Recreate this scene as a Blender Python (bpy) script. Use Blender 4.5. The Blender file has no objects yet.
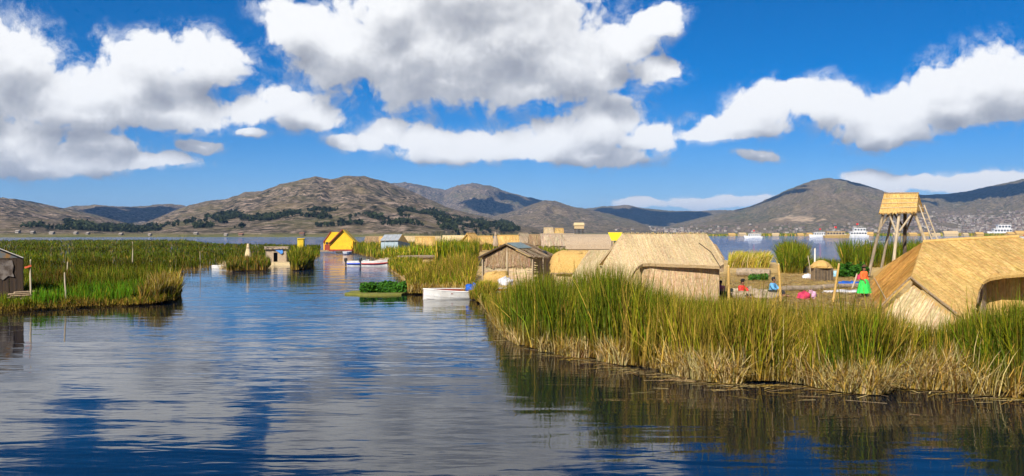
import bpy, bmesh, math, random
import numpy as np
from mathutils import Vector, Matrix, noise as mnoise

random.seed(7)
RNG = np.random.default_rng(11)
SC = bpy.context.scene
COL = SC.collection

# ------------------------------------------------------------------ camera
CAMH, FPX, HOR = 3.5, 1000.0, 233.0        # eye height (m), focal length in px, horizon row
cam_d = bpy.data.cameras.new('camera')
cam = bpy.data.objects.new('camera', cam_d)
COL.objects.link(cam)
cam.location = (0, 0, CAMH)
cam.rotation_euler = (math.radians(90) - math.atan(5 / FPX), 0, 0)
cam_d.sensor_width = 36.0
cam_d.lens = 36.0 * FPX / 1024.0
cam_d.clip_start = 0.5
cam_d.clip_end = 60000
SC.camera = cam

# ------------------------------------------------------------------ light
SUN_AZ, SUN_EL = math.radians(203), math.radians(35)   # azimuth clockwise from +Y
sun_dir = Vector((math.sin(SUN_AZ) * math.cos(SUN_EL), math.cos(SUN_AZ) * math.cos(SUN_EL), math.sin(SUN_EL)))
sun_d = bpy.data.lights.new('sun', 'SUN')
sun_d.energy = 5.0
sun_d.angle = math.radians(0.53)
sun_d.color = (1.0, 0.925, 0.81)
sun = bpy.data.objects.new('sun', sun_d)
COL.objects.link(sun)
sun.rotation_euler = (-sun_dir).to_track_quat('-Z', 'Y').to_euler()
sun.location = (0, -20, 60)

SC.view_settings.view_transform = 'Standard'
SC.view_settings.look = 'None'
SC.view_settings.exposure = 0.55
SC.view_settings.gamma = 1.0
SC.view_settings.use_curve_mapping = False
SC.cycles.max_bounces = 6
SC.cycles.diffuse_bounces = 2
SC.cycles.glossy_bounces = 3
SC.cycles.transmission_bounces = 2
SC.cycles.volume_bounces = 0
SC.cycles.use_denoising = True
SC.cycles.use_adaptive_sampling = True
SC.cycles.adaptive_threshold = 0.02
SC.cycles.adaptive_min_samples = 8
SC.cycles.caustics_reflective = False
SC.cycles.caustics_refractive = False


def mrad(px, py):
    """photo pixel -> sky direction (azimuth, elevation) in milliradians"""
    dx, dz = (px - 512) / FPX, (HOR - py) / FPX
    return math.atan(dx) * 1000, math.atan2(dz, math.hypot(1, dx)) * 1000


# cumulus banks: centre and half-axes of each puff, read off the photograph
PUFFS = [
    (296, 28, 42, 26), (345, 50, 62, 42), (395, 8, 44, 40), (425, 48, 95, 58), (505, 34, 95, 66), (440, 82, 66, 22), (565, 62, 68, 42),
    (600, 76, 44, 18), (525, 86, 55, 16), (470, -12, 100, 40), (622, 44, 36, 20), (655, 22, 30, 15), (672, 12, 18, 12),
    (655, 72, 28, 16),
    (150, 64, 44, 30), (200, 60, 44, 27), (120, 92, 74, 28), (55, 98, 74, 26), (14, 60, 42, 34), (-30, 80, 60, 60),
    (180, 113, 66, 16), (95, 116, 84, 15),
    (287, 100, 34, 19), (312, 116, 36, 15), (250, 110, 40, 14), (345, 143, 20, 9), (371, 142, 11, 9), (250, 132, 15, 5), (200, 147, 20, 7),
    (12, 142, 58, 30), (36, 166, 48, 15), (100, 150, 44, 17), (150, 160, 42, 8),
    (428, 138, 46, 15), (482, 143, 44, 17), (450, 154, 56, 11), (603, 124, 42, 32), (556, 136, 44, 22), (645, 136, 36, 17),
    (600, 156, 56, 11), (530, 150, 50, 13), (388, 132, 22, 12),
    (760, 106, 32, 24), (803, 98, 38, 18), (835, 106, 36, 20), (745, 126, 52, 13), (862, 116, 50, 20), (905, 110, 42, 22), (942, 88, 32, 22),
    (985, 80, 52, 28), (1030, 82, 44, 32), (880, 131, 50, 15), (960, 108, 56, 18), (708, 133, 30, 8), (1060, 95, 60, 30),
    (757, 156, 24, 6),
    (868, 180, 26, 9), (918, 184, 48, 9), (970, 183, 50, 10), (1012, 178, 36, 10), (1060, 180, 50, 10),
    (640, 203, 30, 5), (690, 203, 40, 6), (742, 200, 32, 6),
]


def build_world():
    w = bpy.data.worlds.new('World')
    SC.world = w
    w.use_nodes = True
    nt = w.node_tree
    nt.nodes.clear()
    L = nt.links.new

    def new(t, **kw):
        n = nt.nodes.new(t)
        for k, v in kw.items():
            setattr(n, k, v)
        return n

    def m(op, a, b=None, c=None, clamp=False):
        n = new('ShaderNodeMath', operation=op, use_clamp=clamp)
        for i, v in enumerate((a, b, c)):
            if v is None:
                continue
            if isinstance(v, (int, float)):
                n.inputs[i].default_value = v
            else:
                L(v, n.inputs[i])
        return n.outputs[0]

    def vm(op, a, b=None, c=None, out=0):
        n = new('ShaderNodeVectorMath', operation=op)
        for i, v in enumerate((a, b, c)):
            if v is None:
                continue
            if isinstance(v, tuple):
                n.inputs[i].default_value = v
            else:
                L(v, n.inputs[i])
        return n.outputs[out]

    def smooth(v, lo, hi, a=0.0, b=1.0):
        n = new('ShaderNodeMapRange', interpolation_type='SMOOTHSTEP')
        L(v, n.inputs[0])
        for i, x in enumerate((lo, hi, a, b)):
            n.inputs[i + 1].default_value = x
        return n.outputs[0]

    def noise(vec, scale, detail, rough=0.55, lac=2.0, out='Fac'):
        n = new('ShaderNodeTexNoise', noise_dimensions='2D')
        n.inputs['Scale'].default_value = scale
        n.inputs['Detail'].default_value = detail
        n.inputs['Roughness'].default_value = rough
        n.inputs['Lacunarity'].default_value = lac
        L(vec, n.inputs['Vector'])
        return n.outputs[out]

    sky = new('ShaderNodeTexSky', sky_type='NISHITA')
    sky.sun_disc = False
    sky.sun_elevation = SUN_EL
    sky.sun_rotation = SUN_AZ
    sky.altitude = 3800
    sky.air_density = 1.0
    sky.dust_density = 0.25
    sky.ozone_density = 2.2
    hs = new('ShaderNodeHueSaturation')
    hs.inputs['Saturation'].default_value = 1.55
    hs.inputs['Value'].default_value = 0.95
    L(sky.outputs[0], hs.inputs['Color'])

    skyc = vm('MULTIPLY', hs.outputs[0], (0.95, 0.93, 1.10))
    geo = new('ShaderNodeTexCoord')
    d = vm('NORMALIZE', geo.outputs['Generated'])
    sp = new('ShaderNodeSeparateXYZ')
    L(d, sp.inputs[0])
    az = m('MULTIPLY', m('ARCTAN2', sp.outputs[0], sp.outputs[1]), 1000)
    el = m('MULTIPLY', m('ARCSINE', sp.outputs[2]), 1000)
    cb = new('ShaderNodeCombineXYZ')
    L(az, cb.inputs[0])
    L(el, cb.inputs[1])
    q0 = cb.outputs[0]
    # gentle warp so that no puff keeps an elliptic outline
    wn = noise(q0, 0.022, 2, 0.45, out='Color')
    q = vm('ADD', q0, vm('MULTIPLY', vm('SUBTRACT', wn, (0.5, 0.5, 0.5)), (20, 13, 0)))

    def puffs(qv):
        acc = None
        for (px, py, rx, ry) in PUFFS:
            cx, cy = mrad(px, py)
            s = vm('MULTIPLY_ADD', qv, (1 / rx, 1 / ry, 0), (-cx / rx, -cy / ry, 0))
            f = m('SUBTRACT', 1.0, vm('LENGTH', s, out=1))
            acc = f if acc is None else m('SMOOTH_MAX', acc, f, 0.35)
        return m('MAXIMUM', acc, -1.5)

    def bumps(qv, scale):
        v = new('ShaderNodeTexVoronoi', feature='F1', voronoi_dimensions='2D')
        v.inputs['Scale'].default_value = scale
        L(qv, v.inputs['Vector'])
        return m('MULTIPLY', v.outputs['Distance'], v.outputs['Distance'])

    def billow(qv, detail):
        b1 = noise(qv, 0.024, detail, 0.64)
        a = m('MULTIPLY_ADD', m('SUBTRACT', b1, 0.5), 1.25, 0.14)
        a = m('MULTIPLY_ADD', bumps(qv, 0.040), -0.30, a)
        return m('MULTIPLY_ADD', bumps(qv, 0.10), -0.20, a)

    F0 = puffs(q)
    F1 = puffs(vm('ADD', q, (-8, 32, 0)))
    D0 = m('ADD', m('ADD', F0, 0.10), billow(q, 7))
    FM = m('MULTIPLY_ADD', m('SUBTRACT', F1, F0), 0.3, F0)
    D1 = m('ADD', m('ADD', FM, 0.10), billow(vm('ADD', q, (-3, 7, 0)), 4))
    # the rest of the sky, beyond the frame: the same sort of scattered cumulus
    dome = new('ShaderNodeCombineXYZ')
    zz = m('MAXIMUM', sp.outputs[2], 0.05)
    L(m('DIVIDE', sp.outputs[0], zz), dome.inputs[0])
    L(m('DIVIDE', sp.outputs[1], zz), dome.inputs[1])
    g = noise(dome.outputs[0], 0.75, 6, 0.55)
    G = m('MULTIPLY', m('SUBTRACT', g, 0.56), 4.0)
    inside = m('MULTIPLY', smooth(m('ABSOLUTE', az), 520, 600, 1, 0), smooth(el, 245, 300, 1, 0))
    G = m('MULTIPLY_ADD', inside, -4.0, G)
    G = m('MULTIPLY_ADD', smooth(el, 20, 120, 1, 0), -2.0, G)

    Dall = m('MAXIMUM', D0, G)
    alpha = m('MULTIPLY', smooth(Dall, 0.0, 0.36), smooth(el, 2, 30, 0.0, 1.0))
    wisp = m('MULTIPLY', smooth(Dall, -0.42, 0.30, 0.0, 0.55), smooth(noise(q, 0.05, 4, 0.65), 0.38, 0.70))
    alpha = m('MAXIMUM', alpha, m('MULTIPLY', wisp, smooth(el, 10, 60, 0.0, 1.0)))
    lit = m('ADD', m('MULTIPLY', m('SUBTRACT', D0, D1), 0.42), m('MULTIPLY', m('SUBTRACT', F0, F1), 0.50))
    thick = smooth(Dall, 0.1, 1.0, 0.16, -0.06)
    lit = m('ADD', m('ADD', lit, thick), 0.52)
    lit = smooth(lit, 0.02, 0.98)
    ramp = new('ShaderNodeValToRGB')
    cr = ramp.color_ramp
    cr.elements[0].position = 0.0
    cr.elements[0].color = (0.30, 0.315, 0.36, 1)
    cr.elements[1].position = 1.0
    cr.elements[1].color = (0.92, 0.92, 0.92, 1)
    e = cr.elements.new(0.45)
    e.color = (0.52, 0.53, 0.56, 1)
    L(lit, ramp.inputs[0])
    gain = vm('MULTIPLY', ramp.outputs[0], (WGAIN, WGAIN, WGAIN))
    mix = new('ShaderNodeMix', data_type='RGBA')
    L(alpha, mix.inputs['Factor'])
    L(skyc, mix.inputs['A'])
    L(gain, mix.inputs['B'])
    bg = new('ShaderNodeBackground')
    bg.inputs['Strength'].default_value = WSTR
    L(mix.outputs['Result'], bg.inputs['Color'])
    out = new('ShaderNodeOutputWorld')
    L(bg.outputs[0], out.inputs[0])


WSTR = 0.06
WGAIN = 1.0 / WSTR * 0.78
build_world()

# ------------------------------------------------------------------ helpers
def at(px, py, d):
    """point on the sight line of a photo pixel at forward distance d"""
    return Vector(((px - 512) / FPX * d, d, CAMH + (HOR - py) / FPX * d))


def on(px, py, z=0.0):
    """point where a pixel's sight line meets the level z"""
    d = (CAMH - z) * FPX / (py - HOR)
    return at(px, py, d)


def tag(o, label=None, cat=None, group=None, kind=None):
    if label: o['label'] = label
    if cat: o['category'] = cat
    if group: o['group'] = group
    if kind: o['kind'] = kind
    return o


def empty(name, loc, label, cat, group=None):
    o = bpy.data.objects.new(name, None)
    COL.objects.link(o)
    o.location = loc
    o.empty_display_size = 0.2
    return tag(o, label, cat, group)


MATS = {}


def mat(name, c1, c2=None, scale=6.0, rough=0.85, stretch=(1, 1, 1), bump=0.0, attr=False, spec=0.3, metal=0.0, transl=0.0, coords='Object', detail=5, contrast=(0.35, 0.65)):
    if name in MATS:
        return MATS[name]
    c2 = c2 or tuple(x * 0.7 for x in c1)
    mt = bpy.data.materials.new(name)
    mt.use_nodes = True
    nt = mt.node_tree
    nt.nodes.clear()
    L = nt.links.new
    out = nt.nodes.new('ShaderNodeOutputMaterial')
    bs = nt.nodes.new('ShaderNodeBsdfPrincipled')
    bs.inputs['Roughness'].default_value = rough
    bs.inputs['Metallic'].default_value = metal
    bs.inputs['Specular IOR Level'].default_value = spec
    tc = nt.nodes.new('ShaderNodeTexCoord')
    mp = nt.nodes.new('ShaderNodeMapping')
    mp.inputs['Scale'].default_value = stretch
    L(tc.outputs[coords], mp.inputs[0])
    nz = nt.nodes.new('ShaderNodeTexNoise')
    nz.inputs['Scale'].default_value = scale
    nz.inputs['Detail'].default_value = detail
    nz.inputs['Roughness'].default_value = 0.6
    L(mp.outputs[0], nz.inputs['Vector'])
    mr = nt.nodes.new('ShaderNodeMapRange')
    mr.inputs[1].default_value, mr.inputs[2].default_value = contrast
    L(nz.outputs['Fac'], mr.inputs[0])
    mx = nt.nodes.new('ShaderNodeMix')
    mx.data_type = 'RGBA'
    L(mr.outputs[0], mx.inputs['Factor'])
    mx.inputs['A'].default_value = (*c1, 1)
    mx.inputs['B'].default_value = (*c2, 1)
    col = mx.outputs['Result']
    if attr:
        at_ = nt.nodes.new('ShaderNodeAttribute')
        at_.attribute_name = 'col'
        mu = nt.nodes.new('ShaderNodeMix')
        mu.data_type = 'RGBA'
        mu.blend_type = 'MULTIPLY'
        mu.inputs['Factor'].default_value = 1
        L(at_.outputs['Color'], mu.inputs['A'])
        L(col, mu.inputs['B'])
        col = mu.outputs['Result']
    L(col, bs.inputs['Base Color'])
    if bump:
        bp = nt.nodes.new('ShaderNodeBump')
        bp.inputs['Strength'].default_value = bump
        bp.inputs['Distance'].default_value = 0.05
        L(nz.outputs['Fac'], bp.inputs['Height'])
        L(bp.outputs[0], bs.inputs['Normal'])
    if transl:
        tr = nt.nodes.new('ShaderNodeBsdfTranslucent')
        L(col, tr.inputs['Color'])
        ms = nt.nodes.new('ShaderNodeMixShader')
        ms.inputs[0].default_value = transl
        L(bs.outputs[0], ms.inputs[1])
        L(tr.outputs[0], ms.inputs[2])
        L(ms.outputs[0], out.inputs[0])
    else:
        L(bs.outputs[0], out.inputs[0])
    MATS[name] = mt
    return mt


class MB:
    """collects simple solids and becomes one mesh object"""
    def __init__(s):
        s.v, s.f, s.c = [], [], []

    def add(s, vs, fs, col=None):
        b = len(s.v)
        s.v += [tuple(v) for v in vs]
        s.f += [tuple(i + b for i in f) for f in fs]
        s.c += [col or (1, 1, 1)] * len(vs)
        return s

    def box(s, c, size, rz=0.0, col=None, M=None):
        hx, hy, hz = (x / 2 for x in size)
        R = M if M is not None else Matrix.Rotation(rz, 3, 'Z')
        vs = [Vector(c) + R @ Vector((x * hx, y * hy, z * hz)) for z in (-1, 1) for x, y in ((-1, -1), (1, -1), (1, 1), (-1, 1))]
        return s.add(vs, [(3, 2, 1, 0), (4, 5, 6, 7), (0, 1, 5, 4), (1, 2, 6, 5), (2, 3, 7, 6), (3, 0, 4, 7)], col)

    def tube(s, pts, rad, n=8, col=None, cap=True):
        pts = [Vector(p) for p in pts]
        if isinstance(rad, (int, float)):
            rad = [rad] * len(pts)
        vs, fs = [], []
        for i, p in enumerate(pts):
            t = (pts[min(i + 1, len(pts) - 1)] - pts[max(i - 1, 0)]).normalized()
            a = t.cross(Vector((0, 0, 1)))
            if a.length < 1e-3: a = t.cross(Vector((1, 0, 0)))
            a.normalize()
            b = t.cross(a)
            for k in range(n):
                an = 2 * math.pi * k / n
                vs.append(p + (a * math.cos(an) + b * math.sin(an)) * rad[i])
        for i in range(len(pts) - 1):
            for k in range(n):
                k2 = (k + 1) % n
                fs.append((i * n + k, i * n + k2, (i + 1) * n + k2, (i + 1) * n + k))
        if cap:
            fs.append(tuple(range(n - 1, -1, -1)))
            fs.append(tuple((len(pts) - 1) * n + k for k in range(n)))
        return s.add(vs, fs, col)

    def lathe(s, c, prof, n=16, col=None, sx=1.0, sy=1.0, jit=0.0):
        """prof: (radius, z) from bottom to top"""
        c = Vector(c)
        vs, fs = [], []
        for r, z in prof:
            for k in range(n):
                an = 2 * math.pi * k / n
                j = 1 + random.uniform(-jit, jit)
                vs.append(c + Vector((r * j * math.cos(an) * sx, r * j * math.sin(an) * sy, z)))
        for i in range(len(prof) - 1):
            for k in range(n):
                k2 = (k + 1) % n
                fs.append((i * n + k, i * n + k2, (i + 1) * n + k2, (i + 1) * n + k))
        fs.append(tuple(range(n - 1, -1, -1)))
        fs.append(tuple((len(prof) - 1) * n + k for k in range(n)))
        return s.add(vs, fs, col)

    def slab(s, poly, thick, col=None, up=None):
        """flat polygon with real thickness (thick goes along -normal)"""
        poly = [Vector(p) for p in poly]
        n = Vector((0, 0, 0))
        for i in range(len(poly)):
            a, b = poly[i], poly[(i + 1) % len(poly)]
            n += a.cross(b)
        n.normalize()
        if up is not None and n.dot(Vector(up)) < 0:
            poly.reverse(); n = -n
        k = len(poly)
        vs = poly + [p - n * thick for p in poly]
        fs = [tuple(range(k)), tuple(range(2 * k - 1, k - 1, -1))]
        fs += [(i, i + k, (i + 1) % k + k, (i + 1) % k) for i in range(k)]
        return s.add(vs, fs, col)

    def build(s, name, material, parent=None, smooth=False, origin=None, bevel=0.0):
        me = bpy.data.meshes.new(name)
        o_ = Vector(origin) if origin is not None else (parent_origin(parent) if parent else Vector((0, 0, 0)))
        me.from_pydata([(v[0] - o_.x, v[1] - o_.y, v[2] - o_.z) for v in s.v], [], s.f)
        ca = me.color_attributes.new('col', 'FLOAT_COLOR', 'POINT')
        ca.data.foreach_set('color', np.array([(*c, 1) for c in s.c], dtype=np.float32).ravel())
        me.materials.append(material)
        if smooth:
            me.polygons.foreach_set('use_smooth', [True] * len(me.polygons))
        me.update()
        o = bpy.data.objects.new(name, me)
        COL.objects.link(o)
        if parent:
            o.parent = parent
            o.location = o_ - parent_origin(parent)
        else:
            o.location = o_
        if bevel:
            b = o.modifiers.new('bevel', 'BEVEL')
            b.width = bevel
            b.segments = 1
        return o


def parent_origin(p):
    v = Vector((0, 0, 0))
    while p is not None:
        v = v + p.location
        p = p.parent
    return v


def np_mesh(name, verts, faces_flat, loop_tot, cols, material, parent=None, smooth=False):
    """fast mesh from arrays; verts (n,3), faces_flat loop indices, loop_tot per polygon"""
    me = bpy.data.meshes.new(name)
    me.vertices.add(len(verts))
    me.vertices.foreach_set('co', np.ascontiguousarray(verts, dtype=np.float32).ravel())
    me.loops.add(len(faces_flat))
    me.loops.foreach_set('vertex_index', np.ascontiguousarray(faces_flat, dtype=np.int32))
    me.polygons.add(len(loop_tot))
    st = np.concatenate([[0], np.cumsum(loop_tot)[:-1]]).astype(np.int32)
    me.polygons.foreach_set('loop_start', st)
    me.polygons.foreach_set('loop_total', np.asarray(loop_tot, dtype=np.int32))
    if cols is not None:
        ca = me.color_attributes.new('col', 'FLOAT_COLOR', 'POINT')
        c4 = np.ones((len(verts), 4), dtype=np.float32)
        c4[:, :3] = cols
        ca.data.foreach_set('color', c4.ravel())
    if smooth:
        me.polygons.foreach_set('use_smooth', np.ones(len(loop_tot), dtype=bool))
    me.materials.append(material)
    me.update(calc_edges=True)
    me.validate()
    o = bpy.data.objects.new(name, me)
    COL.objects.link(o)
    if parent:
        o.parent = parent
        o.location = -parent_origin(parent)
    return o


def in_poly(x, y, poly):
    res = np.zeros(len(x), dtype=bool)
    n = len(poly)
    for i in range(n):
        x1, y1 = poly[i]
        x2, y2 = poly[(i + 1) % n]
        c = ((y1 > y) != (y2 > y))
        with np.errstate(divide='ignore', invalid='ignore'):
            xi = (x2 - x1) * (y - y1) / (y2 - y1 + 1e-12) + x1
        res ^= c & (x < xi)
    return res


def jig(poly, amp, step=1.0):
    """roughen a ground outline given in metres"""
    out = []
    for i in range(len(poly)):
        a, b = Vector(poly[i]), Vector(poly[(i + 1) % len(poly)])
        n = max(1, int((b - a).length / step))
        for k in range(n):
            p = a.lerp(b, k / n)
            out.append((p.x + random.uniform(-amp, amp), p.y + random.uniform(-amp, amp)))
    return out


def interp(x, xs, ys):
    return np.interp(x, xs, ys)
# ------------------------------------------------------------------ the far setting: hills, shore, water
def fbm2(x, y, octaves=5, seed=0):
    """cheap value-noise fbm on arrays, about -1..1"""
    out = np.zeros_like(x)
    amp, tot = 1.0, 0.0
    r = np.random.default_rng(seed)
    tab = r.random((256, 256))
    f = 1.0
    for o in range(octaves):
        xx, yy = x * f + 37.1 * o, y * f + 11.7 * o
        xi, yi = np.floor(xx).astype(int), np.floor(yy).astype(int)
        fx, fy = xx - xi, yy - yi
        fx, fy = fx * fx * (3 - 2 * fx), fy * fy * (3 - 2 * fy)
        g = lambda a, b: tab[(xi + a) % 256, (yi + b) % 256]
        v = (g(0, 0) * (1 - fx) + g(1, 0) * fx) * (1 - fy) + (g(0, 1) * (1 - fx) + g(1, 1) * fx) * fy
        out += amp * (v * 2 - 1)
        tot += amp
        amp *= 0.5
        f *= 2.03
    return out / tot


# each range: skyline read in photo px, distance of its crest, distance of its foot
RANGES = [
    # left hill
    dict(sky=[(-400, 205), (-200, 196), (-60, 194), (0, 198), (30, 202), (60, 208), (90, 214), (120, 222), (150, 229), (190, 234.5), (230, 236)], crest=2900, foot=900, back=800),
    # saddle behind it, under cloud shadow
    dict(sky=[(-100, 225), (40, 213), (70, 207), (95, 205), (125, 207), (150, 206), (170, 204), (190, 207), (230, 214), (300, 225)], crest=4300, foot=3000, back=900),
    # big rocky hill
    dict(sky=[(90, 236), (120, 233), (140, 226), (165, 215), (190, 206), (210, 201), (225, 200), (245, 193), (262, 192), (280, 185), (298, 181), (315, 177), (330, 180), (348, 176),
              (366, 177), (385, 182), (405, 189), (425, 198), (445, 207), (470, 214), (500, 221), (540, 229), (570, 233), (600, 236)], crest=2600, foot=900, back=1000),
    # ranges behind
    dict(sky=[(330, 200), (385, 184), (405, 182), (425, 186), (445, 190), (456, 186), (473, 183), (490, 186), (515, 194), (540, 200), (580, 208), (640, 222)], crest=6200, foot=4200, back=1500),
    dict(sky=[(420, 232), (470, 222), (505, 214), (530, 206), (546, 200), (558, 202), (572, 207), (600, 212), (630, 220), (660, 230)], crest=3900, foot=2300, back=900),
    dict(sky=[(520, 225), (570, 210), (600, 207), (625, 205), (650, 209), (675, 211), (700, 211), (720, 210), (760, 212), (830, 220)], crest=6800, foot=4800, back=1500),
    # right peak
    dict(sky=[(610, 234), (660, 228), (690, 221), (715, 214), (735, 210), (752, 206), (768, 199), (785, 191), (800, 185), (814, 180), (828, 178), (845, 180), (862, 184), (880, 190),
              (900, 197), (925, 206), (960, 216), (1000, 226)], crest=4700, foot=2700, back=1300),
    # right shoulder and the hill that leaves the frame
    dict(sky=[(820, 212), (870, 197), (900, 193), (925, 195), (950, 194), (975, 190), (1000, 184), (1024, 179), (1060, 172), (1120, 166), (1250, 170), (1500, 190)], crest=5600, foot=3000, back=1500),
]


def build_hills():
    NA, NR = 1100, 380
    ang = np.linspace(-0.72, 0.72, NA)
    rad = 470 * (9500 / 470) ** np.linspace(0, 1, NR)
    A, R = np.meshgrid(ang, rad)
    px = 512 + 1000 * np.tan(A)
    X = R * np.tan(A)
    Y = R
    H = np.full_like(X, 0.0)
    for i, g in enumerate(RANGES):
        xs = [p[0] for p in g['sky']]
        ys = [p[1] for p in g['sky']]
        elev = np.maximum((HOR - np.interp(px, xs, ys)) / 1000.0, -0.02)
        w = 1 + 0.10 * fbm2(px / 90.0, px * 0 + i * 3.3, 3, 50 + i)
        crest = g['crest'] * w
        hc = CAMH + elev * crest
        fade = np.clip((px - (xs[0] - 40)) / 40, 0, 1) * np.clip(((xs[-1] + 40) - px) / 40, 0, 1)
        hc = np.where(fade > 0, hc, -5)
        foot = g['foot'] * (1 + 0.06 * fbm2(px / 60.0, px * 0 + 9 + i, 3, 80 + i))
        t = (R - foot) / (crest - foot)
        # gullies run down the slope: noise in azimuth stretched along the slope
        gul = 1 - np.abs(fbm2(X / 170.0 + i * 7, Y / 520.0, 4, 20 + i))
        tt = np.clip(t, 0, 1)
        shp = 0.65 * tt ** 1.15 + 0.35 * tt ** 0.75
        mod = np.sin(np.pi * np.clip(t, 0, 1)) * 0.75
        h = hc * shp * (1 + mod * (gul - 0.85) * 0.85)
        rock = np.abs(fbm2(X / 75.0, Y / 75.0, 5, 33 + i))
        h += mod * (0.5 - rock) * 0.15 * np.maximum(hc, 0) + mod * fbm2(X / 22.0, Y / 22.0, 3, 35 + i) * 0.035 * np.maximum(hc, 0)
        # rough rocky crest, small
        h += np.exp(-((t - 1) / 0.10) ** 2) * fbm2(px / 7.0, Y / 200.0, 3, 71 + i) * 0.0011 * crest * (hc > 10)
        tb = np.clip((R - crest) / g['back'], 0, 1)
        h = np.where(R > crest, hc * (1 - 0.9 * tb ** 1.2), h)
        H = np.maximum(H, np.where(t > -0.001, h, 0))
    # shoreline: the near foot plain is flat and low; lake bed in front of it
    shore = interp(px, [-200, 0, 200, 330, 420, 520, 640, 720, 860, 1024, 1300], [760, 800, 880, 900, 920, 1200, 1700, 2300, 2400, 2300, 2200])
    shore = shore * (1 + 0.03 * fbm2(px / 25.0, px * 0, 3, 5))
    flat = np.clip((R - shore) / 160.0, 0, 1)
    H = H + flat * 1.6 + 0.35 * np.clip((R - shore) / 20, 0, 1) * fbm2(X / 25, Y / 25, 3, 4)
    H = np.where(R < shore, -1.5, H)
    V = np.stack([X, Y, H], -1).reshape(-1, 3)
    idx = np.arange(NA * NR).reshape(NR, NA)
    q = np.stack([idx[:-1, :-1], idx[:-1, 1:], idx[1:, 1:], idx[1:, :-1]], -1).reshape(-1, 4)
    o = np_mesh('hills', V, q.ravel(), np.full(len(q), 4), None, hill_mat(), smooth=True)
    tag(o, 'dry brown hills ringing the far side of the lake', kind='structure')
    return ang, rad, H


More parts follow.
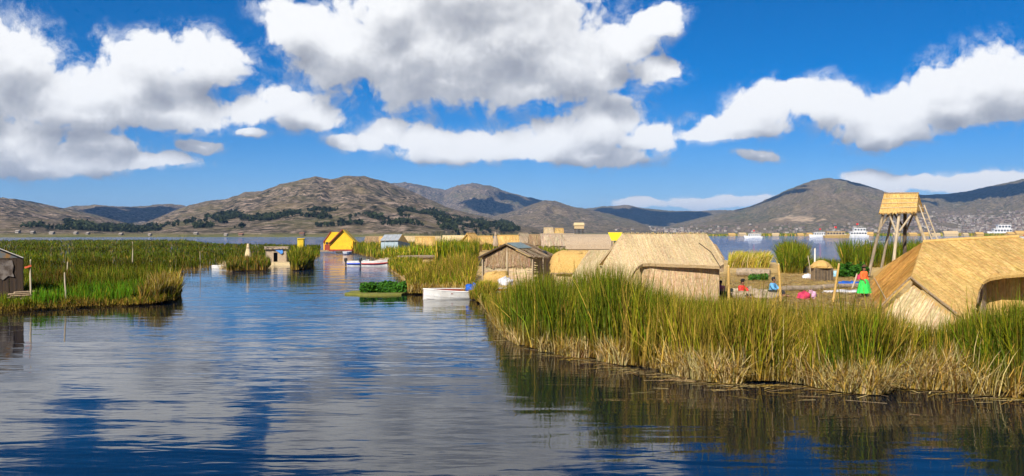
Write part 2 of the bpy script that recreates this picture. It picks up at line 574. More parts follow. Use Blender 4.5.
def hill_mat():
    mt = bpy.data.materials.new('hill_dry_grass_rock')
    mt.use_nodes = True
    nt = mt.node_tree
    nt.nodes.clear()
    L = nt.links.new
    out = nt.nodes.new('ShaderNodeOutputMaterial')
    bs = nt.nodes.new('ShaderNodeBsdfPrincipled')
    bs.inputs['Roughness'].default_value = 0.95
    bs.inputs['Specular IOR Level'].default_value = 0.1
    tc = nt.nodes.new('ShaderNodeTexCoord')

    def nz(scale, det=6, rough=0.6):
        n = nt.nodes.new('ShaderNodeTexNoise')
        n.inputs['Scale'].default_value = scale
        n.inputs['Detail'].default_value = det
        n.inputs['Roughness'].default_value = rough
        L(tc.outputs['Object'], n.inputs['Vector'])
        return n.outputs['Fac']

    def ramp(f, stops):
        r = nt.nodes.new('ShaderNodeValToRGB')
        el = r.color_ramp.elements
        el[0].position, el[0].color = stops[0][0], (*stops[0][1], 1)
        el[1].position, el[1].color = stops[-1][0], (*stops[-1][1], 1)
        for p, c in stops[1:-1]:
            e = el.new(p); e.color = (*c, 1)
        L(f, r.inputs[0])
        return r.outputs[0]

    def mix(f, a, b):
        m = nt.nodes.new('ShaderNodeMix')
        m.data_type = 'RGBA'
        L(f, m.inputs['Factor']); L(a, m.inputs['A']); L(b, m.inputs['B'])
        return m.outputs['Result']
    base = ramp(nz(0.0042), [(0.36, (0.100, 0.100, 0.036)), (0.5, (0.160, 0.128, 0.058)), (0.64, (0.215, 0.160, 0.090))])
    rocks = ramp(nz(0.075, 9, 0.74), [(0.43, (0.018, 0.016, 0.010)), (0.485, (0.105, 0.083, 0.052)), (0.53, (0.185, 0.142, 0.100)), (0.60, (0.40, 0.30, 0.235))])
    m1 = nt.nodes.new('ShaderNodeMapRange')
    L(nz(0.012, 5), m1.inputs[0])
    m1.inputs[1].default_value, m1.inputs[2].default_value = 0.34, 0.54
    m1.inputs[3].default_value, m1.inputs[4].default_value = 0.22, 0.95
    spx = nt.nodes.new('ShaderNodeSeparateXYZ')
    L(tc.outputs['Object'], spx.inputs[0])
    mxr = nt.nodes.new('ShaderNodeMapRange')
    L(spx.outputs[0], mxr.inputs[0])
    mxr.inputs[1].default_value, mxr.inputs[2].default_value, mxr.inputs[3].default_value, mxr.inputs[4].default_value = -150, 500, 1.0, 0.5
    mm = nt.nodes.new('ShaderNodeMath'); mm.operation = 'MULTIPLY'
    L(m1.outputs[0], mm.inputs[0]); L(mxr.outputs[0], mm.inputs[1])
    c = mix(mm.outputs[0], base, rocks)
    # pale quarry scar low on the right hill
    qc = at(792, 223, 3150)
    vd = nt.nodes.new('ShaderNodeVectorMath'); vd.operation = 'DISTANCE'
    mpq = nt.nodes.new('ShaderNodeVectorMath'); mpq.operation = 'MULTIPLY'; mpq.inputs[1].default_value = (1, 0.22, 1.6)
    L(tc.outputs['Object'], mpq.inputs[0]); L(mpq.outputs[0], vd.inputs[0])
    vd.inputs[1].default_value = (qc.x, qc.y * 0.22, qc.z * 1.6)
    qa = nt.nodes.new('ShaderNodeMath'); qa.operation = 'MULTIPLY_ADD'
    L(nz(0.03, 5), qa.inputs[0]); qa.inputs[1].default_value = -110.0
    L(vd.outputs['Value'], qa.inputs[2])
    qm = nt.nodes.new('ShaderNodeMapRange')
    L(qa.outputs[0], qm.inputs[0])
    qm.inputs[1].default_value, qm.inputs[2].default_value, qm.inputs[3].default_value, qm.inputs[4].default_value = -22, -2, 0.85, 0
    c = mix(qm.outputs[0], c, ramp(nz(0.05), [(0.4, (0.42, 0.30, 0.19)), (0.6, (0.55, 0.42, 0.28))]))
    # low flats near the shore are grassy
    sp = nt.nodes.new('ShaderNodeSeparateXYZ')
    L(tc.outputs['Object'], sp.inputs[0])
    m2 = nt.nodes.new('ShaderNodeMapRange')
    L(sp.outputs[2], m2.inputs[0])
    m2.inputs[1].default_value, m2.inputs[2].default_value = 1.0, 4.0
    grass = ramp(nz(0.02), [(0.35, (0.13, 0.14, 0.04)), (0.65, (0.22, 0.19, 0.08))])
    c = mix(m2.outputs[0], grass, c)
    L(c, bs.inputs['Base Color'])
    bp = nt.nodes.new('ShaderNodeBump')
    bp.inputs['Strength'].default_value = 0.9
    bp.inputs['Distance'].default_value = 7.0
    L(nz(0.05, 9, 0.72), bp.inputs['Height'])
    L(bp.outputs[0], bs.inputs['Normal'])
    L(bs.outputs[0], out.inputs[0])
    return mt


ANG, RAD, HH = build_hills()


def hill_z(x, y):
    """terrain height under world points (arrays)"""
    a = np.arctan2(x, y)
    fi = np.clip((a - ANG[0]) / (ANG[1] - ANG[0]), 0, len(ANG) - 1.01)
    fr = np.clip(np.log(y / RAD[0]) / np.log(RAD[1] / RAD[0]), 0, len(RAD) - 1.01)
    i, j = fi.astype(int), fr.astype(int)
    u, v = fi - i, fr - j
    return (HH[j, i] * (1 - u) + HH[j, i + 1] * u) * (1 - v) + (HH[j + 1, i] * (1 - u) + HH[j + 1, i + 1] * u) * v


def water():
    mt = bpy.data.materials.new('lake_water')
    mt.use_nodes = True
    nt = mt.node_tree
    nt.nodes.clear()
    L = nt.links.new
    out = nt.nodes.new('ShaderNodeOutputMaterial')
    bs = nt.nodes.new('ShaderNodeBsdfPrincipled')
    bs.inputs['Roughness'].default_value = 0.03
    bs.inputs['IOR'].default_value = 1.21
    tc = nt.nodes.new('ShaderNodeTexCoord')

    def nz(sx, sy, det, rough, dist=0.0, rot=0.0):
        mp = nt.nodes.new('ShaderNodeMapping')
        mp.inputs['Scale'].default_value = (sx, sy, 1)
        mp.inputs['Rotation'].default_value = (0, 0, rot)
        L(tc.outputs['Object'], mp.inputs[0])
        n = nt.nodes.new('ShaderNodeTexNoise')
        n.inputs['Scale'].default_value = 1.0
        n.inputs['Detail'].default_value = det
        n.inputs['Roughness'].default_value = rough
        n.inputs['Distortion'].default_value = dist
        L(mp.outputs[0], n.inputs['Vector'])
        return n.outputs['Fac']

    def ma(op, a, b):
        n = nt.nodes.new('ShaderNodeMath')
        n.operation = op
        for i, v in enumerate((a, b)):
            if isinstance(v, (int, float)): n.inputs[i].default_value = v
            else: L(v, n.inputs[i])
        return n.outputs[0]
    h = ma('MULTIPLY', nz(0.32, 0.95, 2, 0.5, 0.4, 0.15), 1.0)
    h = ma('ADD', h, ma('MULTIPLY', nz(0.17, 0.28, 1, 0.5, 0.2, -0.2), 1.5))
    h = ma('ADD', h, ma('MULTIPLY', nz(1.5, 3.8, 2, 0.5, 0.3, 0.05), 0.17))
    # calmer and rougher patches of water
    pm = nt.nodes.new('ShaderNodeMapRange')
    L(nz(0.035, 0.06, 2, 0.5), pm.inputs[0])
    pm.inputs[1].default_value, pm.inputs[2].default_value = 0.35, 0.65
    pm.inputs[3].default_value, pm.inputs[4].default_value = 0.55, 1.25
    h = ma('MULTIPLY', h, pm.outputs[0])
    sp = nt.nodes.new('ShaderNodeSeparateXYZ')
    L(tc.outputs['Object'], sp.inputs[0])
    fm = nt.nodes.new('ShaderNodeMapRange')
    L(sp.outputs[1], fm.inputs[0])
    # peaty channel water; open lake's clear blue also has sky reflection painted in
    wm = nt.nodes.new('ShaderNodeMapRange')
    L(sp.outputs[1], wm.inputs[0])
    wm.inputs[1].default_value, wm.inputs[2].default_value = 70, 170
    wc = nt.nodes.new('ShaderNodeMix'); wc.data_type = 'RGBA'
    L(wm.outputs[0], wc.inputs['Factor'])
    wc.inputs['A'].default_value = (0.0012, 0.0045, 0.012, 1)
    wc.inputs['B'].default_value = (0.010, 0.072, 0.25, 1)
    L(wc.outputs['Result'], bs.inputs['Base Color'])
    fm.inputs[1].default_value, fm.inputs[2].default_value, fm.inputs[3].default_value, fm.inputs[4].default_value = 75, 300, 1.0, 12.0
    h = ma('MULTIPLY', h, fm.outputs[0])
    bp = nt.nodes.new('ShaderNodeBump')
    bp.inputs['Strength'].default_value = 1.0
    bp.inputs['Distance'].default_value = 0.024
    L(h, bp.inputs['Height'])
    L(bp.outputs[0], bs.inputs['Normal'])
    L(bs.outputs[0], out.inputs[0])
    o = MB().add([(-9000, -300, 0), (9000, -300, 0), (9000, 9400, 0), (-9000, 9400, 0)], [(0, 1, 2, 3)]).build('lake_water', mt)
    tag(o, 'rippled dark blue lake water', kind='structure')
    bed = mat('lake_bed_mud', (0.05, 0.045, 0.03), (0.03, 0.03, 0.02), 0.2)
    o = MB().add([(-20000, -300, -2.2), (20000, -300, -2.2), (20000, 20000, -2.2), (-20000, 20000, -2.2)], [(0, 1, 2, 3)]).build('lake_bed', bed)
    tag(o, 'muddy lake bed under the water', kind='structure')


water()
# ------------------------------------------------------------------ reed islands
STRAW = mat('dry_totora_straw', (1, 1, 1), (0.72, 0.69, 0.62), 9.0, 0.8, attr=True, spec=0.2)
REED = mat('living_reed', (1, 1, 1), (0.8, 0.82, 0.7), 3.0, 0.8, attr=True, spec=0.04, transl=0.20)
MATGROUND = mat('trampled_reed_mat', (0.62, 0.43, 0.17), (0.36, 0.24, 0.09), 1.6, 0.95, bump=0.35)
MUDBANK = mat('rotting_reed_bank', (0.16, 0.12, 0.06), (0.07, 0.06, 0.03), 1.2, 0.95, bump=0.8)
MARSH = mat('marsh_mat', (0.11, 0.11, 0.035), (0.06, 0.06, 0.02), 0.5, 0.95)

FG_EDGE = [(478, 300), (484, 308), (490, 320), (503, 336), (520, 346), (540, 352), (562, 356), (600, 364), (640, 373), (700, 383), (760, 387), (830, 389), (900, 388),
           (950, 391), (1024, 401), (1100, 408)]
fe_x = [p[0] for p in FG_EDGE]
fe_d = [CAMH * FPX / (p[1] - HOR) for p in FG_EDGE]
FG_TOP = [(478, 298), (490, 292), (505, 285), (520, 279), (545, 273), (570, 271), (600, 264), (622, 266), (640, 276), (660, 286), (690, 294), (720, 297), (760, 298), (800, 302),
          (840, 306), (870, 309), (900, 315), (930, 322), (950, 320), (970, 314), (990, 306), (1024, 300), (1100, 294)]


def island(name, label, poly_px, z, material, amp=0.25, step=1.2):
    pts = [on(px, py, 0.0) for px, py in poly_px]
    ring = jig([(p.x, p.y) for p in pts], amp, step)
    k = len(ring)
    vs = [(x, y, z) for x, y in ring] + [(x, y, -0.8) for x, y in ring]
    fs = [tuple(range(k))] + [(i, (i + 1) % k, (i + 1) % k + k, i + k) for i in range(k)]
    o = MB().add(vs, fs).build(name, material)
    bm = bmesh.new(); bm.from_mesh(o.data); bmesh.ops.recalc_face_normals(bm, faces=bm.faces); bm.to_mesh(o.data); bm.free()
    return tag(o, label, kind='structure')


MAIN = [(px + (7 if px < 520 else 2), py - (5 if px < 520 else 7)) for px, py in FG_EDGE] + [(1100, 262), (960, 262), (880, 264), (840, 270), (805, 268), (775, 265), (728, 263), (700, 256), (640, 246), (500, 245), (372, 245.5), (362, 252), (374, 257), (388, 263), (392, 269),
                  (402, 276), (410, 284), (414, 292), (440, 293), (470, 297)]
island('reed_island', 'straw covered floating reed island carrying the huts', MAIN, 0.28, MATGROUND)
LEFT = [(-90, 316), (0, 311), (40, 307), (100, 305), (150, 303), (174, 300), (181, 293), (176, 285), (170, 280), (184, 274), (212, 268), (232, 271), (262, 270), (270, 265), (289, 265),
        (294, 269), (309, 267), (314, 259), (316, 252), (318, 247), (300, 245.2), (215, 244.6), (190, 240.5), (-150, 240.5)]
island('reed_marsh', 'flat reed marsh on the left of the channel', LEFT, -0.06, MARSH)

G1, G2, G3 = np.array((0.092, 0.158, 0.006)), np.array((0.232, 0.226, 0.010)), np.array((0.042, 0.080, 0.004))
DRY, PALE, BRN, GOLD = np.array((0.44, 0.29, 0.055)), np.array((0.60, 0.46, 0.22)), np.array((0.16, 0.085, 0.018)), np.array((0.54, 0.35, 0.075))


def reeds(name, label, P, z0, h, w, lean, cmid, cbase, ctip, clump=None):
    """many separate tapering reed blades as one mesh; all arguments per blade"""
    n = len(P)
    h = np.broadcast_to(h, n); w = np.broadcast_to(w, n); z0 = np.broadcast_to(z0, n)
    yaw = RNG.uniform(0, np.pi, n)
    dx, dy = np.cos(yaw) * w / 2, np.sin(yaw) * w / 2
    ts, ws = (0.0, 0.42, 0.78, 1.0), (1.0, 0.95, 0.6, 0.0)
    V = np.zeros((n, 7, 3)); C = np.zeros((n, 7, 3))
    cs = [cbase, cbase * 0.12 + cmid * 0.88, cmid * 0.8 + ctip * 0.2, ctip]
    k = 0
    for li, (t, wt) in enumerate(zip(ts, ws)):
        cx = P[:, 0] + lean[:, 0] * h * t ** 1.7
        cy = P[:, 1] + lean[:, 1] * h * t ** 1.7
        l2 = np.clip(lean[:, 0] ** 2 + lean[:, 1] ** 2, 0, 0.9)
        cz = z0 + h * t * np.sqrt(1 - l2 * t)
        for sgn in ((-1, 1) if wt > 0 else (0,)):
            V[:, k, 0] = cx + sgn * dx * wt
            V[:, k, 1] = cy + sgn * dy * wt
            V[:, k, 2] = cz
            C[:, k] = cs[li]
            k += 1
    b = (np.arange(n) * 7)[:, None]
    F = np.concatenate([b + np.array([0, 1, 3, 2]), b + np.array([2, 3, 5, 4]), b + np.array([4, 5, 6])], 1).ravel()
    o = np_mesh(name, V.reshape(-1, 3), F, np.tile([4, 4, 3], n), C.reshape(-1, 3), REED)
    return tag(o, label, kind='stuff')


def pal(n, wts, cols, jit=0.25):
    i = RNG.choice(len(cols), n, p=np.array(wts) / sum(wts))
    c = np.array(cols)[i]
    return c * (1 + RNG.normal(0, jit, (n, 1))).clip(0.45, 1.7) * (1 + RNG.normal(0, 0.06, (n, 3)))


def palw(W, cols, jit=0.25):
    """per-blade weights W (n,k)"""
    W = np.maximum(W, 1e-4); W = W / W.sum(1, keepdims=True)
    u = RNG.random(len(W))[:, None]
    i = (np.cumsum(W, 1) < u).sum(1).clip(0, W.shape[1] - 1)
    return np.array(cols)[i] * (1 + RNG.normal(0, jit, (len(W), 1))).clip(0.3, 2.0)


def leans(n, s, bx=0.0, by=0.0):
    return np.stack([RNG.normal(bx, s, n), RNG.normal(by, s, n)], 1)


def scatter(poly, n, k=1.5, z=0.1):
    """ground points inside a photo-px outline, thinning with distance"""
    xs = [p[0] for p in poly]; ys = [p[1] for p in poly]
    d0, d1 = (CAMH - z) * FPX / (max(ys) - HOR), (CAMH - z) * FPX / (min(ys) - HOR)
    out = []
    got = 0
    while got < n:
        px = RNG.uniform(min(xs), max(xs), n * 2)
        u = RNG.random(n * 2)
        e = 1 - k
        d = (d0 ** e + u * (d1 ** e - d0 ** e)) ** (1 / e) if abs(e) > 1e-3 else d0 * (d1 / d0) ** u
        ok = in_poly(px, HOR + (CAMH - z) * FPX / d, poly)
        out.append(np.stack([(px[ok] - 512) / FPX * d[ok], d[ok]], 1))
        got += int(ok.sum())
    return np.concatenate(out)[:n]


def fg_belt():
    # --- standing reeds of the near bank
    n = 80000
    px = RNG.uniform(470, 1100, n)
    de = np.interp(px, fe_x, fe_d)
    deep = np.interp(px, [470, 500, 560, 650, 720, 900, 1100], [5, 10, 12, 12, 7.5, 5.5, 5])
    t = RNG.random(n) ** 1.25
    d = de + 0.25 + t * deep
    x = (px - 512) / FPX * d
    d = d + 1.5 * fbm2(x / 2.0, x * 0 + 2, 3, 55)
    cl = fbm2(x / 0.95, d / 0.95, 3, 91)
    cl2 = fbm2(x / 4.0 + 9, d / 4.0, 2, 92)
    ztop = CAMH - (np.interp(px, [p[0] for p in FG_TOP], [p[1] for p in FG_TOP]) - HOR) / FPX * d
    h = (ztop - 0.15) * (0.70 + 0.55 * cl + 0.35 * fbm2(x / 3.2, d / 3.2 + 5, 2, 93) + RNG.normal(0, 0.16, n)).clip(0.3, 1.10)
    h = np.where(RNG.random(n) < 0.05, h * RNG.uniform(1.1, 1.45, n), h)
    h = h.clip(0.5, 2.7)
    thin = np.interp(px, [880, 900, 930, 955, 970], [1, 0.42, 0.3, 0.45, 1])
    gap = ((cl > -0.28) | (RNG.random(n) < 0.30)) & (RNG.random(n) < thin)
    x, d, h, px, cl2, cl, t = (a[gap] for a in (x, d, h, px, cl2, cl, t))
    n = len(x)
    gw = np.clip(1.5 + 4.2 * cl2 + 1.2 * cl, 0.10, 4.5) * np.interp(px, [470, 500, 520, 600, 660, 760, 900, 1100], [0.25, 0.5, 1.3, 1.3, 1.0, 0.8, 0.8, 1.0])
    W = np.stack([gw, gw * 0 + 0.85, gw * 0.55, np.clip(0.55 - cl2, 0.05, 1) * np.interp(px, [470, 500, 560, 700, 1100], [1.6, 1.0, 0.7, 0.7, 0.6])], 1)
    mid = palw(W, [G1, G2 * 0.85, G3, DRY * 0.85], 0.5)
    base = pal(n, [1.2, 0.8, 2.2], [DRY * 0.8, PALE * 0.7, BRN * 0.8])
    tip = mid * 0.55 + pal(n, [2, 1, 1], [DRY, BRN, G2]) * 0.45
    reeds('totora_reeds', 'tall green and golden totora reeds along the near right bank', np.stack([x, d], 1), 0.05, h, 0.011 + 0.026 * RNG.random(n) ** 2.2, np.where(RNG.random((n, 1)) < 0.10, leans(n, 0.42, 0.05), leans(n, 0.13, 0.03)), mid, base, tip)
    # --- dead stalks that hang and lean at the water's edge
    n = 19000
    px = RNG.uniform(480, 1100, n)
    de = np.interp(px, fe_x, fe_d)
    d = de + RNG.exponential(0.6, n) - 0.12
    x = (px - 512) / FPX * d
    d = d + 1.5 * fbm2(x / 2.0, x * 0 + 2, 3, 55)
    cl = fbm2(x / 0.9, d / 0.9, 3, 17)
    keep = (3.2 * fbm2(x / 1.5, d / 1.5, 2, 18) + cl + np.interp(px, [480, 530, 545, 600, 640, 700, 880, 960, 1100], [0.1, 0.15, 0.5, 0.2, 0.05, 0.55, 0.45, 0.35, 0.3])) > RNG.random(n) * 0.5 - 0.12
    x, d, px = x[keep], d[keep], px[keep]
    n = len(x)
    h = RNG.uniform(0.25, 0.95, n) * np.interp(px, [480, 560, 700, 1100], [0.6, 0.8, 1.0, 1.0])
    c = pal(n, [1.2, 3, 1.2, 0.6], [DRY, PALE, GOLD, BRN])
    reeds('dead_reed_stalks', 'pale dead reed stalks slumped along the near bank', np.stack([x, d], 1), 0.02, h, RNG.uniform(0.014, 0.028, n), leans(n, 0.42, 0.08, -0.22), c, c * 0.75, c * 0.9)
    # --- flattened dead reeds in front of the nearest hut
    n = 3800
    px = RNG.normal(925, 32, n).clip(872, 1010)
    de = np.interp(px, fe_x, fe_d)
    d = de + RNG.uniform(-.25, 2.6, n)
    x = (px - 512) / FPX * d
    c = pal(n, [1.2, 2.4, 1.2, .5], [DRY, PALE, GOLD, BRN])
    reeds('dead_reed_stalks', 'flattened straw coloured reeds in front of the nearest hut', np.stack([x, d], 1), .03, RNG.uniform(.5, 1.25, n), RNG.uniform(.012, .024, n), leans(n, .40, .1, -.25), c, c * .8, c * .9)
    # --- broken stalks lying about on top of the standing ones
    n = 260
    px = RNG.uniform(640, 1090, n)
    de = np.interp(px, fe_x, fe_d)
    d = de + RNG.uniform(0, 2.5, n)
    x = (px - 512) / FPX * d
    c = pal(n, [1, 2, 1], [DRY, PALE, GOLD])
    reeds('bent_reed_stalks', 'bent straw coloured stalks lying across the near reeds', np.stack([x, d], 1), RNG.uniform(0.1, 0.7, n), RNG.uniform(0.5, 1.2, n), 0.018, leans(n, 0.5, 0.1, -0.1), c, c, c)


fg_belt()


def patch(name, label, poly, n, h, wts, cols, k=1.5, lean=0.12, base=None, wpx=0.62, wmin=0.016, tipdry=0.22, clump=1.5, gapped=0.3, jit=0.38, warp=1.3, hpx=None):
    P = scatter(poly, n, k)
    sc_ = P[:, 1] / 55.0
    P = P + np.stack([fbm2(P[:, 0] / 1.6 / sc_, P[:, 1] / 2.0 / sc_, 3, 61), fbm2(P[:, 0] / 1.6 / sc_ + 40, P[:, 1] / 2.0 / sc_, 3, 62)], 1) * (warp * sc_)[:, None]
    cl = fbm2(P[:, 0] / clump + 3, P[:, 1] / clump, 3, abs(hash(label)) % 1000 if False else len(label) * 7)
    keep = (cl > -gapped) | (RNG.random(n) < 0.5)
    P, cl = P[keep], cl[keep]
    n = len(P)
    hh = h * (0.84 + 0.5 * cl + RNG.normal(0, 0.17, n)).clip(0.25, 1.45)
    if hpx:
        hh = hh * np.interp(512 + P[:, 0] / P[:, 1] * FPX, hpx[0], hpx[1])
    mid = pal(n, wts, cols, jit) * (1 + 0.55 * fbm2(P[:, 0] / (clump * 2.2), P[:, 1] / (clump * 2.6), 2, 21)[:, None])
    bs = pal(n, [1, 1], [DRY, BRN]) if base is None else pal(n, [1], [base])
    tip = mid * (1 - tipdry) + pal(n, [1, 1], [DRY, BRN]) * tipdry
    w = np.maximum(wmin, P[:, 1] / FPX * wpx) * RNG.uniform(0.7, 1.3, n)
    return reeds(name, label, P, 0.1, hh, w, leans(n, lean), mid, bs, tip)


# left marsh, far to near
patch('marsh_reeds', 'broad olive reed bed stretching back to the far left shore', [(-150, 277), (170, 277), (184, 272), (212, 267.5), (262, 260), (300, 259), (314, 256), (316, 247), (215, 244.8), (190, 240.8), (-150, 240.8)],
      60000, 0.72, [3, 1.6, 2, 0.4], [G1 * 0.62, G2 * 0.5, G3 * 0.8, DRY * 0.4], k=1.1, clump=9, gapped=0.7, wpx=0.75)
patch('marsh_reeds', 'olive and brown reeds behind the left island bank', [(-60, 302), (175, 297), (182, 288), (170, 279), (-60, 277)], 15000, 0.9, [2.6, 1.6, 1.6, 0.7], [G1 * 0.8, G2 * 0.65, G3, DRY * 0.55], clump=2.6, hpx=([-60, 30, 80, 150, 175, 185], [.7, .7, 1, 1.3, 1.1, .6]))
patch('marsh_reeds', 'bright green young reeds at the left island edge', [(30, 307), (100, 305), (150, 302.5), (165, 299), (150, 294), (40, 299)], 7000, 0.75, [4, 1, 1], [G1 * np.array((0.6, 1.05, 0.8)), G2 * .7, G3], clump=1.2)
patch('marsh_reeds', 'low dark green reeds by the far left hut', [(-60, 312), (0, 310), (30, 307), (34, 302), (-60, 303)], 2600, 0.55, [3, 1], [G1, G2])
patch('dead_reed_stalks', 'brown dead reeds on the point of the left island', [(138, 303.5), (172, 300.5), (181, 294), (176, 287), (150, 296)], 5000, 1.05, [2, 2, 1, 2], [DRY * 0.8, BRN, PALE * 0.6, G2 * 0.8], lean=0.22, clump=0.8)
patch('marsh_reeds', 'dark brown reed clump behind the leaning post', [(36, 297), (74, 295), (72, 286), (40, 287)], 4200, 1.15, [2, 2, 1], [G3 * 0.7, BRN * 0.55, G1 * 0.6], lean=0.2)
patch('marsh_reeds', 'dark reed clump under the straw cone', [(226, 271), (264, 270), (270, 265), (228, 264)], 4200, 0.95, [2, 2, 1, 1], [G3, BRN * 0.7, G1, DRY * 0.7], wpx=0.6, warp=0.3)
patch('marsh_reeds', 'rounded reed clump right of the small stone grey hut', [(289, 269.3), (296, 269.8), (311, 267), (312, 262), (292, 262)], 4200, 1.75, [2, 2, 1, 0.8], [G1, G2 * 0.9, G3, DRY], wpx=0.6, lean=0.2, warp=0.3)
# middle bank
patch('totora_reeds', 'dry yellow reeds behind the white rowing boat', [(412, 292), (440, 292.5), (474, 294), (478, 280), (470, 271), (404, 272), (408, 281)], 15000, 1.25, [1.0, 2.2, 0.5, 2.6], [G1, G2, G3, DRY * .9], clump=1.6, lean=0.2, hpx=([402, 415, 440, 478], [.45, .7, .95, 1.35]))
patch('totora_reeds', 'low green reeds on the bank behind the two banded boats', [(374, 257.5), (388, 263.5), (391, 269), (403, 277), (416, 275), (424, 264), (402, 257)], 6000, 0.75, [2, 2, 1, 1.4], [G1, G2, G3, DRY * .8], lean=0.25, clump=2, warp=.5)
patch('dead_reed_stalks', 'short dead stalks fringing the bank beside the white boat', [(408, 293.5), (440, 293.6), (474, 297), (476, 293), (412, 289.5)], 3600, 0.6, [1, 2, 1], [BRN, DRY * .8, PALE * .7], lean=0.45, clump=1.0, warp=.5)
patch('dead_reed_stalks', 'short dead stalks fringing the left island', [(-60, 315), (40, 308), (100, 306), (150, 304), (176, 300.5), (182, 293), (172, 296), (100, 303), (-60, 311)], 5200, 0.42, [1, 1.4, 1, 1.2], [BRN, DRY * .6, G2 * .6, G1 * .6], lean=0.5, clump=1.0, warp=.5)
patch('totora_reeds', 'olive reed tuft in front of the boat bow', [(480, 301), (496, 302), (504, 296), (490, 291), (480, 294)], 3600, 0.75, [1, 2, 1.6], [G1, G2, DRY], lean=0.25)
patch('totora_reeds', 'green reeds beside the plank walled hut', [(440, 268), (482, 268), (482, 258), (452, 256)], 8000, 2.3, [2.4, 2.2, 1.2, 0.7], [G1, G2, G3, DRY], clump=3)
patch('totora_reeds', 'reeds in front of the blue grey tin roofed house', [(362, 252.5), (374, 257), (392, 261), (440, 260), (442, 249), (364, 248)], 9000, 1.7, [2.2, 2.2, 1, 1], [G1, G2, G3, DRY], clump=6, lean=0.18, wpx=0.7)
patch('totora_reeds', 'long reed thicket before the row of thatched huts', [(400, 251), (640, 252), (640, 247), (400, 247)], 12000, 1.5, [2, 2, 1.2, 1], [G1 * 0.9, G2, G3, DRY], k=1.0, clump=7, wpx=0.8)
patch('totora_reeds', 'dark green reeds behind the low grey thatched hut', [(536, 262), (575, 262), (578, 252), (536, 252)], 4000, 1.4, [2, 2, 1], [G1, G2, G3])
# right of the yard
patch('totora_reeds', 'bushy green reed stand behind the yard log', [(770, 275), (812, 276), (816, 268), (772, 267)], 9000, 2.25, [2.6, 1.6, 1.5, 0.4], [G1, G2 * 0.9, G3, DRY], lean=0.25, clump=1.5)
patch('totora_reeds', 'green reed stand behind the watchtower legs', [(852, 270), (925, 268), (925, 262), (850, 264)], 8000, 2.35, [2.6, 1.4, 1.7, 0.3], [G1, G2 * 0.8, G3, DRY], lean=0.2, clump=2)
patch('totora_reeds', 'thin reeds at the water edge behind the yard', [(800, 266), (850, 272), (850, 268), (805, 262)], 1500, 0.9, [2, 1, 1], [G1, G2, G3])


# floating green plants in the channel
def plant_raft():
    o = MB()
    ring = jig([(p.x, p.y) for p in (on(*q) for q in [(345, 294.5), (352, 292), (380, 291), (408, 290.5), (412, 293), (400, 295.5), (370, 296)])], 0.12, 0.6)
    k = len(ring)
    o.add([(x, y, 0.09) for x, y in ring] + [(x, y, -0.2) for x, y in ring], [tuple(range(k))] + [(i, (i + 1) % k, (i + 1) % k + k, i + k) for i in range(k)])
    r = o.build('plant_raft', mat('mossy_mat', (0.22, 0.21, 0.04), (0.14, 0.15, 0.03), 3, 0.95, bump=0.6))
    tag(r, 'flat mossy raft floating by the channel bank', kind='structure')
    leaves('water_plants', 'bright green leafy water plants on the mossy raft', scatter([(360, 292.6), (406, 292.4), (406, 290.6), (362, 290.6)], 5200, 1, 0.1), 0.08, 0.72, (0.055, 0.16, 0.018), 0.10, 'raft')


def leaves(name, label, P, z0, hmax, colr, size, seedname, n_=None):
    """leafy herb mass: small tilted leaf quads through a low volume"""
    n = len(P)
    edge = 0.55 + 0.45 * fbm2(P[:, 0] / 0.8, P[:, 1] / 0.8, 2, 8)
    z = z0 + hmax * edge * RNG.random(n) ** 0.6
    a, b = RNG.normal(0, 1, (n, 3)), RNG.normal(0, 1, (n, 3))
    a[:, 2] *= 0.5
    a /= np.linalg.norm(a, axis=1, keepdims=True)
    b -= a * (a * b).sum(1, keepdims=True)
    b /= np.linalg.norm(b, axis=1, keepdims=True)
    s = size * RNG.uniform(0.6, 1.4, (n, 1))
    c = np.stack([P[:, 0], P[:, 1], z], 1)
    V = np.stack([c - a * s, c - b * s * 0.55, c + a * s, c + b * s * 0.55], 1).reshape(-1, 3)
    C = np.repeat(np.array(colr) * (1 + RNG.normal(0, 0.3, (n, 1))).clip(0.4, 1.8), 4, 0)
    o = np_mesh(name, V, np.arange(4 * n), np.full(n, 4), C, REED)
    return tag(o, label, kind='stuff')


plant_raft()
leaves('leafy_bush', 'low bright green bush at the yard edge beside the watchtower', scatter([(838, 277.5), (869, 277.5), (868, 274), (842, 274)], 5200, 1, 0.3), 0.3, 1.15, (0.045, 0.14, 0.016), 0.13, 'b')
leaves('leafy_weeds', 'small green weeds in front of the round log', scatter([(748, 281), (768, 281), (768, 279), (750, 279)], 900, 1, 0.3), 0.3, 0.5, (0.06, 0.16, 0.02), 0.08, 'w')
